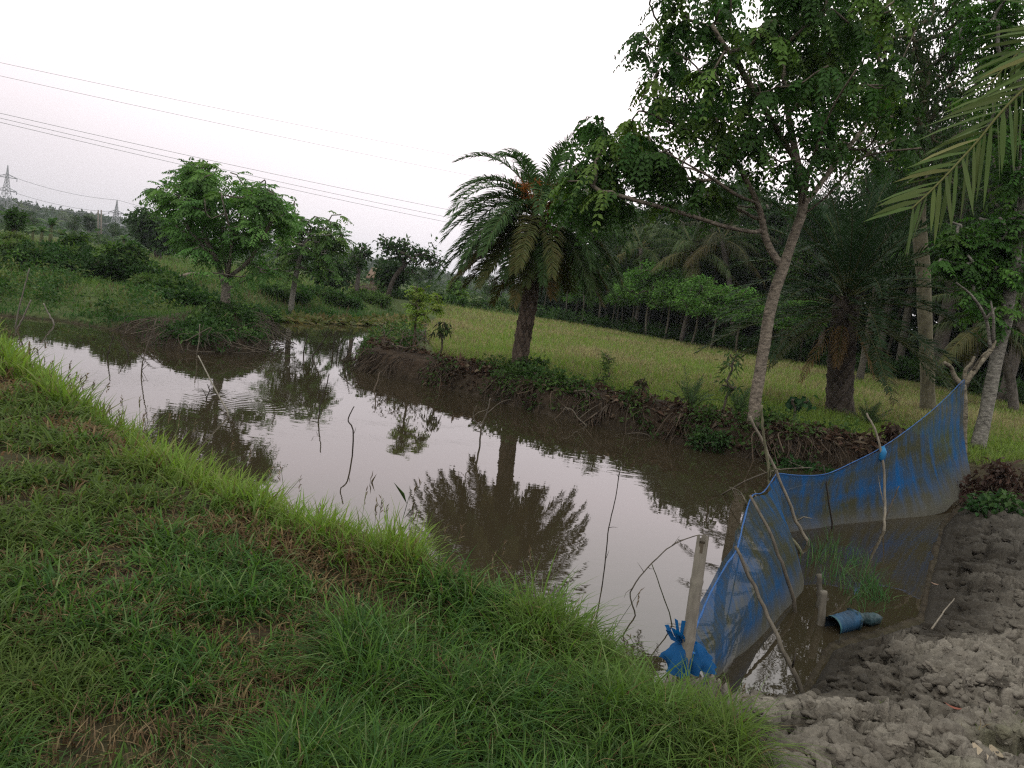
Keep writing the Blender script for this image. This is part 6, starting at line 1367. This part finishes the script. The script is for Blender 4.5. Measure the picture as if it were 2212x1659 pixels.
# weeds of mixed leaf on the left bank
mb = MB(); n = 2400; yy = 17.5 * (36 / 17.5) ** rng.random(n); xx = yy * (-.75 + .62 * rng.random(n)); s, w = pond(xx, yy); ok = (s > .1) & (w[6] < .45) & (fbm(xx * .8, yy * .8, 331) > .44); xx, yy = xx[ok], yy[ok]; n = len(xx)
simple_leaves(mb, np.stack([xx, yy, height(xx, yy) + .10 + .15 * rng.random(n)], -1), rng, 18, .26, .12, .06, (.045, .095, .026), (.105, .14, .045), -.2, .8); tag(mb.build("bank_herbs", M_LEAF), kind="stuff")
# grass sprigs rising from the puddle
n = 300; cx_ = np.array([(1790, 1190), (1830, 1215), (1870, 1260), (1880, 1295), (1850, 1275), (1810, 1240), (1900, 1290), (1760, 1210)]); k = rng.integers(0, len(cx_), n); g_ = np.array([G(*(cx_[j] + rng.normal(size=2) * 16), 0) for j in k])
V, T, Q, nv = blades(g_ - [0, 0, .02], .13 + .16 * rng.random(n), .007 + .004 * rng.random(n), rng.random(n) * 6.28, .2 + .9 * rng.random(n), .3 * rng.random(n), 3)
tag(MB().add(V, T, Q, np.repeat(vary(n, (.055, .12, .045), .25, (.08, .14, .05), .3), nv, 0)).build("water_grass", M_GRASS), kind="stuff")
# thin grass and fallen leaves on the mud
mb = MB(); n = 900; x = 1.9 + 1.9 * rng.random(n); y = 1.7 + 2.0 * rng.random(n); ok = (fbm(x * 2.2, y * 2.2, 87) > .55); x, y = x[ok], y[ok]; n = len(x)
V, T, Q, nv = blades(np.array([[a, b, mudz(a, b)] for a, b in zip(x, y)]), .03 + .04 * rng.random(n), .004 + .002 * rng.random(n), rng.random(n) * 6.28, .3 + .8 * rng.random(n), .3 * rng.random(n), 2)
tag(MB().add(V, T, Q, np.repeat(vary(n, (.10, .13, .05), .3, (.17, .14, .08), .4), nv, 0)).build("sparse_grass", M_GRASS), kind="stuff")
def fallen_leaf(px, py, L, W, col, label, group=None):
    a = G(px, py, .45)
    for _ in range(5): a = G(px, py, mudz(a[0], a[1]) + .01)
    az = rng.random() * 6.28; d = np.array([math.cos(az), math.sin(az), .1]); s_ = np.array([-math.sin(az), math.cos(az), 0]); n = 7; t = np.linspace(0, 1, n)[:, None]; w_ = W * np.sin(t * math.pi * .94 + .05) ** .8 * .5
    p = a + d * L * (t - .5) + np.array([0, 0, .012]) + np.array([0, 0, 1]) * L * .18 * (2 * t - 1) ** 2
    V = np.concatenate([p - s_ * w_ + [0, 0, .35] * w_, p, p + s_ * w_ + [0, 0, .35] * w_]); i = np.arange(n - 1)[:, None]
    tag(MB().add(V - a, Q=np.concatenate([i + [[0, 1, n + 1, n]], i + [[n, n + 1, 2 * n + 1, 2 * n]]]).reshape(-1, 4), C=col).build("fallen_leaf", M_DRY), label, "leaf", group).location = a
for px, py, L, W, c_, lb in [(1716, 798 + 560, .07, .03, (.30, .15, .05), "orange fallen leaf on the dark wet mud near the pipe"), (1690, 1385, .06, .03, (.28, .24, .16), "cream fallen leaf on the wet mud slope"), (1720, 1408, .08, .04, (.30, .25, .18), "pale curled leaf on the mud below the cream one"), (2058, 1535, .08, .024, (.24, .09, .065), "pinkish-red long fallen leaf on the dry clods"), (1962, 1508, .055, .025, (.32, .26, .13), "small straw-yellow leaf on the dry clods, left of the red one"), (2120, 1640, .11, .05, (.36, .30, .22), "large pale dry leaf near the bottom right corner"), (2090, 1648, .10, .03, (.34, .28, .20), "narrow pale leaf beside the large one near the bottom right corner"), (2150, 1635, .08, .045, (.30, .25, .18), "buff leaf rightmost of the pale ones at the bottom right corner"), (2018, 1265, .07, .03, (.30, .20, .15), "pinkish-brown leaf on the mud edge right of the puddle"), (1925, 1190, .06, .025, (.32, .24, .10), "yellow leaf at the puddle's far right shore"), (1940, 1145, .07, .03, (.20, .11, .10), "reddish leaf at the foot of the net on the mud")]:
    fallen_leaf(px, py, L, W, c_, lb)
# pale stick on the clods
a = G(2030, 1275, .42); a[2] = mudz(a[0], a[1]) + .03; b = G(2078, 1215, .42); b[2] = mudz(b[0], b[1]) + .04
stick("pale dry stick lying on the clods right of the puddle", [a, (a + b) / 2 + [0, 0, .01], b], .007, (.19, .165, .13), seed=88)
# broken lumps of clay on the heap, from crumbs to spade-sized clods: too many to count
def icosphere(sub):
    import bmesh
    bm = bmesh.new(); bmesh.ops.create_icosphere(bm, subdivisions=sub, radius=1.0)
    V = np.array([v.co[:] for v in bm.verts]); T = np.array([[v.index for v in f.verts] for f in bm.faces]); bm.free(); return V, T
ICO = {k: icosphere(k) for k in (1, 2, 3, 4)}
mb = MB(); r = np.random.default_rng(91); n = 3600; px = 1540 + r.random(n) * 720; py = 1110 + r.random(n) * 580
for a, b in zip(px, py):
    g_ = G(a, b, .4)
    for _ in range(3): g_ = G(a, b, mudz(g_[0], g_[1]))
    s_ = poly_sd(np.array([g_[0]]), np.array([g_[1]]), MUD)[0]; sw = pond(np.array([g_[0]]), np.array([g_[1]]))[0][0]
    rough_ = vnoise(np.array([g_[0] * 1.6]), np.array([g_[1] * 1.6]), 74)[0]
    if s_ < .15 or sw < .10 or r.random() > .25 + 1.3 * rough_: continue
    sc_ = .006 + .044 * r.random() ** 4; Vd, Td = ICO[2 if sc_ < .014 else (3 if sc_ < .04 else 4)]
    nb = rand_dirs(9, r); db_ = .55 + .45 * r.random(9); dots = Vd @ nb.T
    rr = np.min(np.where(dots > .05, db_[None] / np.maximum(dots, .05), 9), axis=1); rr = np.minimum(rr, 1.25)          # cut by random planes: blunt angular lumps
    q = Vd * 3 + r.random(3) * 50; rr = rr * (1 + .75 * (fbm(q[:, 0] + q[:, 2] * .7, q[:, 1] - q[:, 2] * .6, 5, 4, .65) - .5))
    V = Vd * rr[:, None] * [1.25, 1.0, .75] * sc_; an = r.random() * 6.28; ca, sa = math.cos(an), math.sin(an)
    V = V @ np.array([[ca, sa, 0], [-sa, ca, 0], [0, 0, 1]])
    wt = np.clip(1 - sm((sw - .05) / .7), 0, 1); c_ = (np.array([.205, .186, .157]) * (1 - wt) + np.array([.036, .030, .023]) * wt) * 0 + mudcol(g_[0], g_[1]) * (.8 + .35 * r.random())
    mb.add(V + g_ + [0, 0, sc_ * (-.45 + .5 * r.random())], T=Td, C=c_)
tag(mb.build("clods", M_MUD), kind="stuff")

# ------------------------------------------------------------------ air: far hills fade to grey-blue
USE_HAZE = True
if USE_HAZE:
    mt, n_, l_, out_ = new_mat("haze"); pv = n_.new("ShaderNodeVolumePrincipled"); pv.inputs["Color"].default_value = (.86, .90, 1.0, 1); pv.inputs["Density"].default_value = .00030; pv.inputs["Anisotropy"].default_value = .2
    l_.new(pv.outputs[0], out_.inputs["Volume"])
    V, Q = boxv(-1540, 1540, -1540, 1540, -4.2, 46); tag(MB().add(V, Q=Q).build("haze", mt), kind="stuff")
